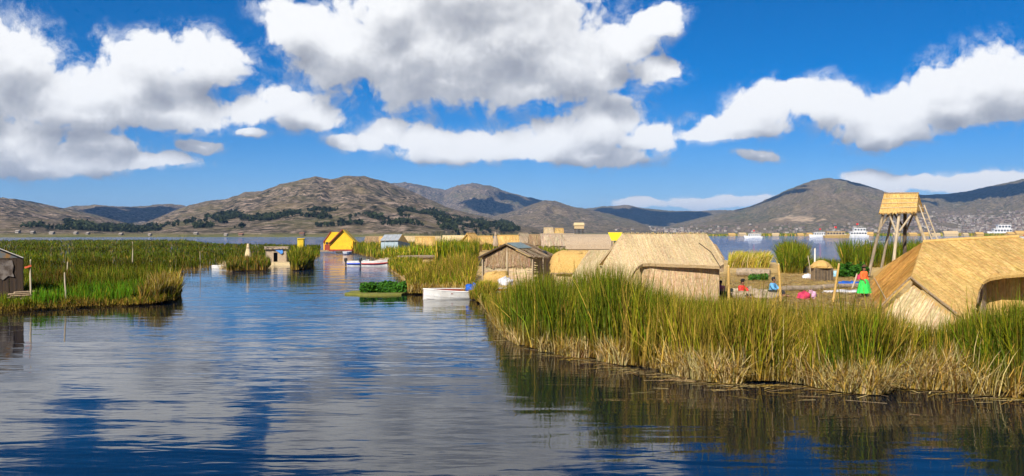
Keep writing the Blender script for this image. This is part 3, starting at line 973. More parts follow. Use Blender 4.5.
# ------------------------------------------------------------------ thatch and huts
C_GOLD = [np.array((0.57, 0.375, 0.130)), np.array((0.51, 0.32, 0.105)), np.array((0.62, 0.44, 0.18)), np.array((0.44, 0.265, 0.075))]
C_TAN = [np.array((0.56, 0.43, 0.25)), np.array((0.50, 0.375, 0.205)), np.array((0.62, 0.50, 0.32)), np.array((0.43, 0.31, 0.16))]
C_PALE = [np.array((0.66, 0.54, 0.33)), np.array((0.58, 0.45, 0.25)), np.array((0.50, 0.37, 0.18))]
C_GREY = [np.array((0.43, 0.34, 0.24)), np.array((0.37, 0.29, 0.20)), np.array((0.50, 0.40, 0.28)), np.array((0.28, 0.21, 0.14))]
C_BRWN = [np.array((0.22, 0.14, 0.075)), np.array((0.17, 0.11, 0.06)), np.array((0.30, 0.20, 0.11)), np.array((0.36, 0.27, 0.16))]
SLABM = {}
for nm, cs in (('gold', C_GOLD), ('tan', C_TAN), ('pale', C_PALE), ('grey', C_GREY), ('brown', C_BRWN)):
    SLABM[nm] = (mat('thatch_' + nm, tuple(cs[0] * 0.95), tuple(cs[-1]), 14, 0.9, bump=0.5), cs)
WOODM = mat('weathered_pole_wood', (0.34, 0.27, 0.18), (0.17, 0.13, 0.085), 5, 0.85, stretch=(1, 1, 0.2), bump=0.3)
PALEWOOD = mat('bleached_pole_wood', (0.52, 0.43, 0.30), (0.34, 0.27, 0.18), 5, 0.85, stretch=(1, 1, 0.2), bump=0.3)
DARKWOOD = mat('dark_pole_wood', (0.12, 0.09, 0.06), (0.06, 0.045, 0.03), 5, 0.9)
LOGM = mat('grey_log_bark', (0.36, 0.28, 0.20), (0.19, 0.15, 0.10), 4, 0.9, bump=0.4)


def basis(poly, up=(0, 0, 1)):
    poly = [Vector(p) for p in poly]
    n = Vector((0, 0, 0))
    for i in range(len(poly)):
        n += poly[i].cross(poly[(i + 1) % len(poly)])
    n.normalize()
    if n.dot(Vector(up)) < 0: n = -n
    return n


def straws(name, poly, run, n, length, width, cols, parent, lift=(0.003, 0.014), up=(0, 0, 1), skew=0.05, world=True, jit=0.10, over=0.0):
    """separate straw strips laid over a flat polygon along the direction run"""
    nv = basis(poly, up)
    run = Vector(run); run = (run - nv * run.dot(nv)).normalized()
    side = nv.cross(run)
    o = Vector(poly[0])
    uv = [((Vector(p) - o).dot(side), (Vector(p) - o).dot(run)) for p in poly]
    us, vs = [p[0] for p in uv], [p[1] for p in uv]
    cols = [np.array(c_) * 0.6 + np.mean(cols, 0) * 0.4 for c_ in cols]
    U, Vv = RNG.uniform(min(us), max(us), n * 3), RNG.uniform(min(vs) - length * .3, max(vs), n * 3)
    ok = in_poly(U, Vv, uv)
    ok &= in_poly(U, Vv + length * (0.72 - over), uv)
    U, Vv = U[ok][:n], Vv[ok][:n]
    n = len(U)
    if n == 0: return None
    ln = length * RNG.uniform(0.5, 1.15, n)
    sk = RNG.normal(0, skew, n)
    w = width * RNG.uniform(0.6, 1.4, n) / 2
    l0, l1 = RNG.uniform(*lift, n), RNG.uniform(*lift, n)
    tw = RNG.normal(0, 0.2, n) * w
    S, R_, N_ = (np.array(x) for x in (side, run, nv))
    O = np.array(o)
    c0 = O + U[:, None] * S + Vv[:, None] * R_
    c1 = c0 + ln[:, None] * (R_ + sk[:, None] * S)
    V = np.stack([c0 + S * (-w)[:, None] + N_ * (l0 + tw)[:, None], c0 + S * w[:, None] + N_ * (l0 - tw)[:, None],
                  c1 + S * w[:, None] + N_ * (l1 - tw)[:, None], c1 + S * (-w)[:, None] + N_ * (l1 + tw)[:, None]], 1).reshape(-1, 3)
    stain = 1 + 0.30 * fbm2(U * 1.1 + 5, Vv * 0.45, 3, 77) + 0.10 * fbm2(U * 6.0, Vv * 0.3, 2, 78)
    C = np.repeat(pal(n, [1] * len(cols), cols, jit) * stain[:, None], 4, 0)
    ob = np_mesh(name, V, np.arange(4 * n), np.full(n, 4), C, STRAW)
    ob.parent = parent
    if world: ob.location = -parent_origin(parent)
    ob['kind'] = 'stuff'
    return ob


def hut(name, label, loc, rz, W, D, wall, ridge, kind='gold', wallkind=None, n=500, over=0.25, sw=0.05, group=None, arch=False, cat='hut', mats_n=0):
    """thatched hut: ridge along local x, W long, D deep; loc on the ground"""
    root = empty(name, loc, label, cat, group)
    root.rotation_euler.z = rz
    m, cs = SLABM[kind]
    wm, wcs = SLABM[wallkind or kind]
    x, y = W / 2, D / 2

    def bl(mb, nm, mt):
        o = mb.build(nm, mt, origin=(0, 0, 0)); o.parent = root; return o
    t = 0.08
    bl(MB().box((0, -y + t / 2, wall / 2), (W, t, wall)), 'wall', wm)
    bl(MB().box((0, y - t / 2, wall / 2), (W, t, wall)), 'wall', wm)
    for s in (-1, 1):
        if arch:
            k = 9
            prof = [(-y + 0.001, 0)] + [(-y * math.cos(math.pi * i / k), wall + (ridge - wall) * math.sin(math.pi * i / k) - 0.05) for i in range(k + 1)] + [(y - 0.001, 0)]
        else:
            prof = [(-y + t, 0), (-y + t, wall), (0, ridge - 0.10), (y - t, wall), (y - t, 0)]
        poly = [(s * (x - 0.03), a, b) for a, b in prof]
        bl(MB().slab(poly, t, up=(s, 0, 0)), 'gable_wall', wm)
    if arch:
        k = 10
        for s in range(k):
            a0, a1 = math.pi * s / k, math.pi * (s + 1) / k
            pr = [(-(y + 0.1) * math.cos(a), wall + (ridge - wall) * math.sin(a)) for a in (a0, a1)]
            poly = [(-x - over, *pr[0]), (x + over, *pr[0]), (x + over, *pr[1]), (-x - over, *pr[1])]
            ro = bl(MB().slab(poly, 0.1, up=(0, -math.cos((a0 + a1) / 2), math.sin((a0 + a1) / 2))), 'roof_mat', m)
            if n and s < k * 0.7: straws('thatch', poly, (0, -math.sin((a0 + a1) / 2), -math.cos((a0 + a1) / 2)), n // 6, 0.8, sw, cs, ro, world=False, up=(0, -math.cos((a0 + a1) / 2), math.sin((a0 + a1) / 2)))
        return root
    e = over * 0.7
    drop = (ridge - wall) / y * e
    for s in (-1, 1):
        poly = [(-x - over, s * 0.0, ridge), (x + over, 0, ridge), (x + over, s * (y + e), wall - drop), (-x - over, s * (y + e), wall - drop)]
        ro = bl(MB().slab(poly, 0.12, up=(0, 0, 1)), 'roof_slope', m)
        if n and s == -1 or n and abs(rz) > 0.5:
            straws('thatch', poly, (0, s * y, wall - ridge), n, min(1.0, y), sw, cs, ro, world=False)
    rc = bl(MB().tube([(-x - over, 0, ridge), (0, 0, ridge + 0.02), (x + over, 0, ridge)], 0.09, 7), 'ridge_roll', m)
    return root


def ray_plane(px, py, p0, n):
    o = Vector((0, 0, CAMH)); d = at(px, py, 1.0) - o
    return o + d * ((Vector(p0) - o).dot(n) / d.dot(n))


# --- the hut in the right foreground
def near_hut():
    A, B = at(923, 242, 32), at(1019, 237, 31)
    s = Vector((0.2, -2.5, -0.81))
    nf = (B - A).cross(s).normalized()
    if nf.z < 0: nf = -nf
    root = empty('thatched_hut', on(960, 322, 0.28), 'nearest golden thatched hut with arched entrance at the right edge', 'hut')
    m, cs = SLABM['gold']
    pix = [(923, 242), (960, 240), (1019, 237), (1100, 270), (1100, 276), (1060, 272), (1024, 274), (1004, 275.5), (990, 278), (983, 282), (979, 290), (976, 305), (970, 322), (957, 314), (911, 278)]
    front = [ray_plane(x, y, A, nf) for x, y in pix]
    ro = MB().slab(front, 0.09, up=(0, 0, 1)).build('roof_slope', m, root)
    straws('thatch', front, s, 9000, 1.1, 0.020, cs, ro, lift=(0.002, 0.010), over=-0.38, skew=0.035)
    C = front[-1]
    Dp = at(881, 306, 30.0)
    nl = (C - A).cross(Dp - A).normalized()
    if nl.x > 0: nl = -nl
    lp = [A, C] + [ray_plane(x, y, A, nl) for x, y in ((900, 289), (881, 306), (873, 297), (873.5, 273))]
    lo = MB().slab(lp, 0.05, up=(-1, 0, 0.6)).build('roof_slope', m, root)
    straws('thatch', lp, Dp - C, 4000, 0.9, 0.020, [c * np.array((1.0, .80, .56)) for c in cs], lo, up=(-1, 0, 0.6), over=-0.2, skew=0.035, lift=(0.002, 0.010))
    # tie rope across the left slope
    r = [ray_plane(x, y, A + nl * 0.05, nl) for x, y in ((874.5, 278), (880, 288), (886, 299))]
    MB().tube(r, 0.011, 6).build('tie_rope', mat('rope_hemp', (0.6, 0.5, 0.33), None, 20), root)
    # edge rolls of bound reed along the verges
    MB().tube([C + nf * 0.02, ray_plane(934, 296, A, nf), ray_plane(957, 314, A, nf)], 0.035, 7).build('verge_roll', SLABM['brown'][0], root)
    MB().tube([C + nl * 0.02, ray_plane(881, 306, A, nl)], 0.035, 7).build('verge_roll', SLABM['brown'][0], root)
    ea = [ray_plane(x, y, A - nf * 0.10, nf) for x, y in ((977, 303), (979.5, 290), (984, 282.5), (991, 278.5), (1005, 276), (1024, 274.5), (1060, 273), (1100, 277))]
    MB().tube(ea, 0.035, 7).build('eave_roll', SLABM['brown'][0], root)
    # walls set back under the roof
    wm, wcs = SLABM['gold']
    Fp = ray_plane(957, 314, A, nf)
    ng = (Fp - C).cross(Dp - C).normalized()
    if ng.y > 0: ng = -ng
    gw = [ray_plane(x, y, C - ng * 0.10, ng) for x, y in ((914, 285), (958, 319), (966, 340), (880, 340), (884, 310))]
    g = MB().slab(gw, 0.08, up=(0, -1, 0)).build('gable_wall', wm, root)
    straws('thatch', gw, (0, 0, -1), 1600, 1.0, 0.022, C_PALE, g, up=(0, -1, 0))
    bw = [at(978, 274, 29.7), at(1110, 270, 29.3), at(1110, 335, 29.3), at(978, 335, 29.7)]
    g = MB().slab(bw, 0.08, up=(0, -1, 0)).build('wall', wm, root)
    straws('thatch', bw, (0, 0, -1), 1800, 1.0, 0.025, C_GOLD, g, up=(0, -1, 0))
    jw = [at(979, 283, 29.2), at(983, 281, 29.6), at(983, 335, 29.6), at(978, 335, 29.2)]
    MB().slab(jw, 0.10, up=(-1, 0, 0)).build('door_jamb', SLABM['grey'][0], root)
    rb = [A, B, B + Vector((1.2, 3.2, -1.6)), A + Vector((0.9, 3.2, -1.6))]
    MB().slab(rb, 0.14, up=(0, 0, 1)).build('roof_slope', m, root)
    MB().tube([A, (A + B) / 2 + Vector((0, 0, 0.02)), B], 0.07, 7).build('ridge_roll', m, root)


near_hut()


# --- the big tan hut in the middle
def big_hut():
    dR, dE = 49.0, 46.0
    A, B = at(622, 234, dR), at(707, 234, dR)
    E1, E0 = at(724, 265, dE), at(600, 268, dE)
    nf = (B - A).cross(E1 - A).normalized()
    if nf.z < 0: nf = -nf
    root = empty('thatched_hut', at(665, 298, 46.8) * 1.0, 'large tan thatched hut with mat walls behind the near reeds', 'hut')
    m, cs = SLABM['tan']
    pix = [(622, 234), (640, 233.6), (670, 234), (690, 233.6), (707, 234), (724, 264), (720, 266), (700, 265), (668, 264), (650, 263), (643, 263.5), (637, 267), (633, 273), (628, 284), (596, 284), (604, 262)]
    f = [ray_plane(x, y, A, nf) for x, y in pix]
    ro = MB().slab(f, 0.16, up=(0, 0, 1)).build('roof_slope', m, root)
    straws('thatch', f, E1 - B, 9000, 1.3, 0.022, cs, ro, over=-0.36, skew=0.05, lift=(0.002, 0.010))
    f2 = [A, B, B + Vector((0.6, 2.9, -1.5)), A + Vector((-0.9, 2.9, -1.5))]
    MB().slab(f2, 0.14, up=(0, 0, 1)).build('roof_slope', m, root)
    # loose reed ends standing up along the ridge
    rp = np.array([tuple(A.lerp(B, t)) for t in RNG.random(500)])
    c = pal(500, [1, 1, 1], C_TAN[:3])
    rf = reeds('ridge_fringe', None, rp[:, :2], rp[:, 2] - 0.04, RNG.uniform(0.04, 0.17, 500), 0.045, leans(500, 0.4), c, c, c)
    rf.parent = root; rf.location = -parent_origin(root)
    ea = [ray_plane(x, y, A - nf * 0.1, nf) for x, y in ((632, 275), (637, 267.5), (643, 264), (651, 263.5), (668, 264.5), (700, 265.5), (723, 266))]
    MB().tube(ea, 0.05, 7).build('eave_roll', SLABM['brown'][0], root)
    # wall of woven mats, one strip over the other
    rows = [262, 269.5, 277, 284, 290.5, 297.5, 306]
    for r in range(len(rows) - 1):
        y0, y1 = rows[r], rows[r + 1]
        dd = 46.45 - 0.03 * r
        cells = ((640, 657), (657, 719)) if r == 0 else ((640 + r, 719),)
        for a, b in cells:
            w = [at(a, y0 + random.uniform(-.3, .3), dd), at(b, y0 + random.uniform(-.3, .3), dd), at(b, y1 + 0.8, dd - 0.04), at(a, y1 + 0.8, dd - 0.04)]
            kd = 'tan'
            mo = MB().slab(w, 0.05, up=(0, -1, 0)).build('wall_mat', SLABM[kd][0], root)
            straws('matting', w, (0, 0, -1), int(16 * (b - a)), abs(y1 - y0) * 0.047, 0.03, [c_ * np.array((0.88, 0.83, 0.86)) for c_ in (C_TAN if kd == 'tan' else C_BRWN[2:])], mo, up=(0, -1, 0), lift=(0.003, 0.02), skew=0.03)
    sw = [at(719, 264, 46.5), at(714, 244, 48.8), at(719, 262, 50.0), at(719, 304, 50.0), at(719, 304, 46.4)]
    MB().slab(sw, 0.06, up=(1, 0, 0)).build('side_wall', SLABM['brown'][0], root)
    # brown thatch screen behind the right gable
    bp = [at(708, 242, 51), at(716, 244, 51), at(724.5, 258, 51), at(723.5, 272, 51), at(714, 272, 51)]
    MB().slab(bp, 0.1, up=(0, -1, 0)).build('back_screen', SLABM['brown'][0], root)
    # a tie pole on the roof
    MB().tube([ray_plane(x, y, A + nf * 0.04, nf) for x, y in ((699, 243), (711, 252), (721, 268))], 0.02, 6).build('tie_rope', DARKWOOD, root)
    # rest of the walls
    MB().box(tuple(at(680, 290, 49.6)), (3.9, 0.08, 2.0)).build('back_wall', SLABM['brown'][0], root)


big_hut()


# --- plank-grey hut with the tin patch, left of it
def mid_hut():
    d = 61.0
    root = empty('reed_hut', on(508, 283, 0.28), 'grey reed walled hut with brown thatched gable and green tin roof patch', 'hut')
    L_, Ap, R_ = at(482, 257, d), at(507, 244.3, d), at(533, 257, d)
    g0 = 285
    m, cs = SLABM['brown']
    back = Vector((1.35, 4.2, 0.0))
    # roof: thin dark sheet edges over both slopes
    ov = Vector((-0.08, -0.28, 0.0))
    for a, nm in ((at(479.5, 257.8, d), 'l'), (at(535.5, 257.8, d), 'r')):
        p = [Ap + ov + Vector((0, 0, .06)), a + ov + Vector((0, 0, .06)), a + back + Vector((0, 0, .06)), Ap + back + Vector((0, 0, .06))]
        ro = MB().slab(p, 0.07, up=(0, 0, 1)).build('roof_slope', SLABM['grey'][0], root)
        straws('thatch', p, a - Ap, 700, 0.9, 0.06, C_GREY + C_BRWN, ro)
        MB().tube([Ap + ov + Vector((0, -.02, .03)), a + ov + Vector((0, -.02, .03))], 0.045, 6).build('verge_pole', DARKWOOD if nm == 'l' else WOODM, root)
    a = at(535.5, 257.8, d)
    n = basis([Ap, a, a + back])
    q = [Ap + ov * 0.4, Ap.lerp(a, 0.42) + ov * 0.4, Ap.lerp(a, 0.42) + back * 0.62, Ap + back * 0.62]
    q = [v + Vector((0, 0, .06)) + n * 0.05 for v in q]
    for i in range(4):
        f0, f1 = i / 4, (i + 1) / 4 - 0.012
        s4 = [q[0].lerp(q[3], f0), q[0].lerp(q[3], f1), q[1].lerp(q[2], f1), q[1].lerp(q[2], f0)]
        MB().slab(s4, 0.012, up=(0, 0, 1)).build('roof_sheet', mat('green_grey_tin', (0.33, 0.42, 0.38), (0.24, 0.30, 0.26), 3, 0.4, metal=0.3), root)
    # gable thatch with ragged hem
    top = [L_ + Vector((.12, -.05, -.05)), Ap + Vector((0, -.05, -.12)), R_ + Vector((-.15, -.05, -.05)), at(530, 263.5, d), at(522, 262.5, d), at(513, 264, d), at(504, 262.8, d), at(494, 264, d), at(486, 262.5, d)]
    g = MB().slab(top, 0.10, up=(0, -1, 0)).build('gable_thatch', m, root)
    straws('thatch', top, (0, 0, -1), 900, 0.55, 0.05, C_BRWN + [C_GREY[0]], g, up=(0, -1, 0), over=0.2, skew=0.2)
    # front wall of horizontal mat strips
    rows = [257, 262.5, 267, 271.5, 276, 280.5, 286]
    for r in range(6):
        w = [at(482.5, rows[r], d + .12 - .015 * r), at(532.5, rows[r], d + .12 - .015 * r), at(532.5, rows[r + 1] + .3, d + .1 - .015 * r), at(482.5, rows[r + 1] + .3, d + .1 - .015 * r)]
        o = MB().slab(w, 0.04, up=(0, -1, 0)).build('wall_mat', SLABM['grey'][0], root)
        straws('matting', w, (1, 0, 0), 240, 0.9, 0.03, C_GREY[:3] + C_TAN[:2], o, up=(0, -1, 0), lift=(0.003, 0.02), skew=0.02)
    b = [R_ + Vector((-.05, .1, .0)), R_ + back + Vector((-.05, 0, 0)), Vector((R_.x + back.x - .05, R_.y + back.y, 0.2)), Vector((R_.x - .05, R_.y + .1, 0.2))]
    MB().slab(b, 0.06, up=(1, 0, 0)).build('side_wall', SLABM['brown'][0], root)
    b = [L_ + Vector((.05, .1, .0)), L_ + back, Vector((L_.x + back.x, L_.y + back.y, 0.2)), Vector((L_.x + .05, L_.y + .1, 0.2))]
    MB().slab(b, 0.06, up=(-1, 0, 0)).build('side_wall', SLABM['grey'][0], root)
    for px in (482.5, 507, 532.5, 543):
        dd = d - 0.06 if px < 540 else d + 1.2
        MB().tube([at(px, 257 if px != 507 else 246, dd), Vector((at(px, 286, dd).x, dd, 0.2))], 0.045, 7).build('post', PALEWOOD, root)
    # loose dark roofing felt lying on the far eave
    MB().slab([at(534, 252, 64), at(546, 250.5, 64.5), at(547, 252, 64), at(538, 254.5, 63.5)], 0.05, up=(0, 0, 1)).build('roof_felt', mat('black_felt', (0.02, 0.02, 0.02), (0.05, 0.05, 0.05), 4, 0.8), root)


mid_hut()

# --- low golden barrel hut and the pale leaning thatch, between the two
def barrel_hut():
    c = on(573, 287, 0.28)
    root = empty('barrel_hut', c, 'low golden barrel roofed hut between grey hut and big tan hut', 'hut')
    root.rotation_euler.z = -0.10
    W, D, wall, top = 2.7, 2.1, 0.85, 2.2
    nx, na = 16, 14

    def pt(i, j, inset=0.0):
        t = i / nx
        e = min(t / 0.30, 1.0)
        k = 0.55 + 0.45 * math.sqrt(max(0, 1 - (1 - e) ** 2))
        a = math.pi * j / na
        return (-W / 2 + t * W + 0.04 * math.sin(j * 2.1), -(D / 2 - inset) * k * math.cos(a), wall + (top - wall - inset) * k * math.sin(a) - 0.12 * (1 - k) + 0.015 * math.sin(i * 1.7 + j))
    vs, fs = [], []
    for ins in (0.0, 0.12):
        for i in range(nx + 1):
            for j in range(na + 1): vs.append(pt(i, j, ins))
    n1 = (nx + 1) * (na + 1)
    for i in range(nx):
        for j in range(na):
            q = (i * (na + 1) + j, (i + 1) * (na + 1) + j, (i + 1) * (na + 1) + j + 1, i * (na + 1) + j + 1)
            fs.append(q); fs.append(tuple(x + n1 for x in reversed(q)))
    for i in (0, nx):
        for j in range(na):
            a0 = i * (na + 1) + j
            fs.append((a0, a0 + 1, a0 + 1 + n1, a0 + n1))
    for j in (0, na):
        for i in range(nx):
            a0, a1 = i * (na + 1) + j, (i + 1) * (na + 1) + j
            fs.append((a0, a1, a1 + n1, a0 + n1))
    rf = MB().add(vs, fs).build('roof_shell', SLABM['gold'][0], origin=(0, 0, 0), smooth=True); rf.parent = root
    for j in range(1, na - 4):
        pl = [pt(3, j), pt(nx, j), pt(nx, j + 1), pt(3, j + 1)]
        straws('thatch', pl, Vector(pt(8, j)) - Vector(pt(8, j + 1)), 130, .26, .02, C_GOLD, rf, world=False, up=(0, -1, .5), over=.5)
    er = MB().tube([pt(i, 0) for i in range(nx + 1)], .05, 7).build('eave_roll', SLABM['brown'][0], origin=(0, 0, 0)); er.parent = root
    for y in (-D / 2 + .22, D / 2 - .22):
        w = MB().box((.15, y, wall / 2), (W - .5, .08, wall + .1)).build('wall', SLABM['tan'][0], origin=(0, 0, 0)); w.parent = root
    for x in (-W / 2 + .4, W / 2 - .1):
        w = MB().slab([(x, -D / 2 + .28, 0), (x, D / 2 - .28, 0), (x, D / 2 - .28, wall), (x, .4, top - .35), (x, -.4, top - .35), (x, -D / 2 + .28, wall)], .07, up=(-1, 0, 0)).build('gable_wall', SLABM['tan'][0], origin=(0, 0, 0)); w.parent = root


barrel_hut()


def lean_to():
    root = empty('thatch_lean_to', on(595, 292, 0.28), 'pale straw lean-to roof against the left end of the big hut', 'lean-to')
    p = [at(589, 250, 53.5), at(613, 250, 54.5), at(604, 278, 51), at(573, 276, 50)]
    o = MB().slab(p, 0.12, up=(0, 0, 1)).build('roof_slope', SLABM['pale'][0], root)
    straws('thatch', p, p[3] - p[0], 2600, 0.9, 0.025, C_PALE, o, over=0.1)
    for q in (p[2], p[3], p[0]):
        MB().tube([q - Vector((0, -.1, .1)), (q.x, q.y + .1, 0.2)], 0.05, 7).build('post', WOODM, root)


lean_to()

# --- far row of huts
FAR = [  # px0 px1 ytop d ridge-dir kind style label
    (396, 441, 236.4, 196, 0.08, 'tan', False, 'long tan thatched roof directly behind the blue grey house'),
    (416, 434, 236.8, 168, 0.25, 'gold', False, 'bright golden little hut right of the blue grey house'),
    (443, 467, 235.8, 188, -0.05, 'pale', False, 'long pale thatched hut in the far row'),
    (463, 479, 233.2, 172, 1.05, 'gold', False, 'steep golden gable hut at the end of the pale long hut'),
    (498, 518, 235.4, 182, 0.12, 'gold', False, 'golden hut just right of the grey straw cone'),
    (516, 531, 233.0, 190, 0.9, 'grey', False, 'grey pinkish gabled hut right of the golden far hut'),
    (530, 541, 234.6, 176, 0.2, 'brown', False, 'small brown shed in the far row'),
    (541, 574, 234.0, 150, 0.05, 'grey', False, 'long grey thatched hut behind the tin patched hut'),
    (567, 612, 234.0, 104, -0.08, 'grey', True, 'weathered grey barrel hut left of the yellow panel'),
    (544, 553, 227.5, 330, 0.3, 'tan', False, 'tiny tan hut above the grey hut against the hill foot'),
    (555, 563, 228.2, 330, 0.3, 'gold', False, 'tiny golden hut left of the far watchtower'),
    (380, 396, 236.8, 210, 0.1, 'gold', False, 'golden roof strip left behind the blue grey house'),
    (366, 381, 236.5, 230, 0.0, 'brown', False, 'low brown roof between yellow house and blue grey house'),
    (478, 492, 236.0, 205, 0.3, 'gold', False, 'small golden hut left of the grey straw cone'),
]
for (a, b, yt, d, rz, kd, arch, lab) in FAR:
    W = (b - a) * d / FPX
    top = CAMH + (HOR - yt) / FPX * d - 0.28
    dep = min(3.6, max(1.8, W * 0.6)) if abs(rz) < 0.6 else 3.2
    if abs(rz) > 0.6: W = W * 0.8
    hut('thatched_hut', lab, ((((a + b) / 2) - 512) / FPX * d, d, 0.28), rz, W * 0.92, dep, top * 0.5, top, kd, n=260, sw=0.10, over=0.3, arch=arch, group='thatched huts in the far row')


def straw_cone(px, yt, yb, d, label, kd='pale', wpx=8, name='straw_cone', n=500):
    p = at(px, yb, d); h = (yb - yt) * d / FPX; r = wpx * d / FPX / 2
    root = empty(name, p, label, 'straw stack')
    MB().lathe(p, [(r * 0.8, -0.2), (r, 0.05), (r * 0.72, h * 0.45), (r * 0.42, h * 0.72), (r * 0.34, h * 0.8), (r * 0.30, h * 0.9), (r * 0.12, h)], 14, jit=0.08).build('bundle', SLABM[kd][0], root)
    MB().lathe(p, [(r * 0.44, h * 0.74), (r * 0.47, h * 0.76), (r * 0.44, h * 0.79)], 12).build('tie_band', SLABM['brown'][0], root)
    an = RNG.uniform(0, 6.28, n); t = RNG.random(n)
    P = np.stack([p.x + np.cos(an) * r * (1 - t * 0.75), p.y + np.sin(an) * r * (1 - t * 0.75)], 1)
    c = pal(n, [1] * len(SLABM[kd][1]), SLABM[kd][1])
    o = reeds('straw_ends', None, P, p.z + t * h * 0.75, 0.28 * h, 0.05, np.stack([-np.cos(an) * 0.35, -np.sin(an) * 0.35], 1), c, c, c)
    o.parent = root; o.location = -parent_origin(root)
    return root


straw_cone(248, 243.5, 262, 106, 'pale straw cone with pinched neck on the dark reed clump', 'pale', 8.5)
straw_cone(495.5, 232.2, 245, 165, 'grey upright straw cone in the far row of huts', 'grey', 6)


# --- far left hut, cut by the frame
def left_hut():
    d = 48.0
    root = empty('shack', on(4, 299, 0.28), 'dark patched shack cut off by the left edge of the frame', 'shack')
    wm = mat('dark_weathered_board', (0.042, 0.026, 0.015), (0.02, 0.013, 0.009), 3, 0.9, stretch=(4, 4, 0.5), bump=0.4)
    L_, Ap, R_ = at(-40, 258, d), at(-6, 246, d), at(23.5, 257, d)
    zb = 0.2
    for i in range(9):
        xa, xb = L_.x + (R_.x - L_.x) * i / 9, L_.x + (R_.x - L_.x) * (i + 1) / 9 - 0.02
        MB().box(((xa + xb) / 2, d + 0.02 * (i % 2), (zb + L_.z) / 2), (xb - xa, 0.05, L_.z - zb)).build('wall_board', wm, root)
    gb = [L_, Ap, R_]
    MB().slab([g + Vector((0, .0, -.03)) for g in gb], 0.05, up=(0, -1, 0)).build('gable_board', mat('grey_tin_gable', (0.075, 0.08, 0.08), (0.16, 0.08, 0.02), 1.2, 0.6, contrast=(0.48, 0.56)), root)
    tin = mat('dull_tin_roof', (0.16, 0.155, 0.15), (0.09, 0.08, 0.07), 2, 0.45, metal=0.4)
    bk = Vector((-2.2, 3.5, 0))
    for e in (at(-43, 259.5, d), at(25.5, 258.3, d)):
        o = Vector((0, -0.2, .05))
        MB().slab([Ap + o, e + o, e + bk + Vector((0, 0, .05)), Ap + bk + Vector((0, 0, .05))], 0.04, up=(0, 0, 1)).build('roof_sheet', tin, root)
    MB().slab([R_, R_ + bk, Vector((R_.x + bk.x, R_.y + bk.y, zb)), Vector((R_.x, R_.y, zb))], 0.05, up=(1, 0, 0)).build('side_wall', wm, root)
    cl = [at(-20, 260, d - .08), at(3, 259.5, d - .09), at(12, 260.5, d - .08), at(13.5, 266, d - .1), at(12.5, 272, d - .1), at(14, 277, d - .1), at(8, 276, d - .1), at(3, 280, d - .1), at(-4, 277, d - .1), at(-20, 281, d - .08)]
    MB().slab(cl, 0.02, up=(0, -1, 0)).build('sheet_patch', mat('dirty_white_sheet', (0.13, 0.11, 0.095), (0.045, 0.032, 0.024), 1.6, 0.8, contrast=(0.42, 0.56)), root)
    pl = empty('plank_pile', on(14, 301, 0.2), 'pale planks piled below the dark shack', 'planks')
    pm = mat('pale_plank', (0.50, 0.37, 0.23), (0.30, 0.20, 0.12), 3, 0.8)
    for i, (x0, x1, y) in enumerate([(8, 30, 294.5), (10, 34, 296.3), (7, 24, 298), (14, 36, 292.6), (20, 38, 299)]):
        a, b = at(x0, y, 46.8 - .05 * i), at(x1, y - 1.2, 47.6)
        MB().tube([a, b], 0.045, 4).build('plank', pm, pl)


left_hut()


def post(label, px, yt, yb, d, r=0.05, lean=0.0, m=None, name='wooden_post', extra=None):
    """a stake standing at yb; leans sideways by lean px"""
    b, t = at(px, yb, d), at(px + lean, yt, d)
    b2 = Vector((b.x, b.y, min(b.z, 0.05)))
    root = empty(name, b2, label, 'post')
    k = [b2, b2.lerp(t, 0.35) + Vector((random.uniform(-.02, .02), 0, 0)), b2.lerp(t, 0.7) + Vector((random.uniform(-.02, .02), 0, 0)), t]
    MB().tube(k, [r * 1.1, r, r * 0.95, r * 0.85], 8).build('shaft', m or PALEWOOD, root)
    MB().tube([t - (t - b2).normalized() * 0.02, t + (t - b2).normalized() * 0.03], [r * 0.87, r * 0.5], 8).build('cut_top', SLABM['pale'][0], root)
    return root


p_ = post('pale stake with a red rag beside the dark shack', 30.5, 260, 299, 47, 0.045)
MB().slab([at(24, 267, 46.9), at(31, 264.8, 46.9), at(31.5, 266.4, 46.9), at(25, 268.6, 46.9)], 0.03, up=(0, -1, 0)).build('red_rag', mat('red_rag', (0.55, 0.10, 0.04), None, 8), p_)
post('short leaning stake in front of the dark reed clump', 66.5, 273, 300, 47.5, 0.04, -2)
post('thin stake top showing in the left reeds', 67.5, 262, 280, 66, 0.04)
post('tall thin stake standing in the left marsh', 132.5, 242, 262, 92, 0.045)
post('thin stake at the channel edge of the left marsh', 200, 252, 274, 88, 0.04, m=WOODM)
post('pale round post at the right corner of the big hut', 729, 266, 300, 44.5, 0.06, -0.5, SLABM['gold'][0])
post('golden round post behind the seated person in blue', 781, 264, 300, 46, 0.062, -2.5, SLABM['gold'][0])
post('leaning pale post in the middle of the yard', 832, 264, 300, 46, 0.055, 7, SLABM['gold'][0])
post('white post beside the straw covered bundle', 814.5, 248.5, 278, 70, 0.06, 0.5, mat('white_post', (0.75, 0.73, 0.68), (0.6, 0.58, 0.52), 4))
post('short tilted stick beside the white post', 812, 256, 278, 70.5, 0.035, -4)
post('slanting stick right of the blue cloth', 851, 274, 282, 57, 0.05, 6)


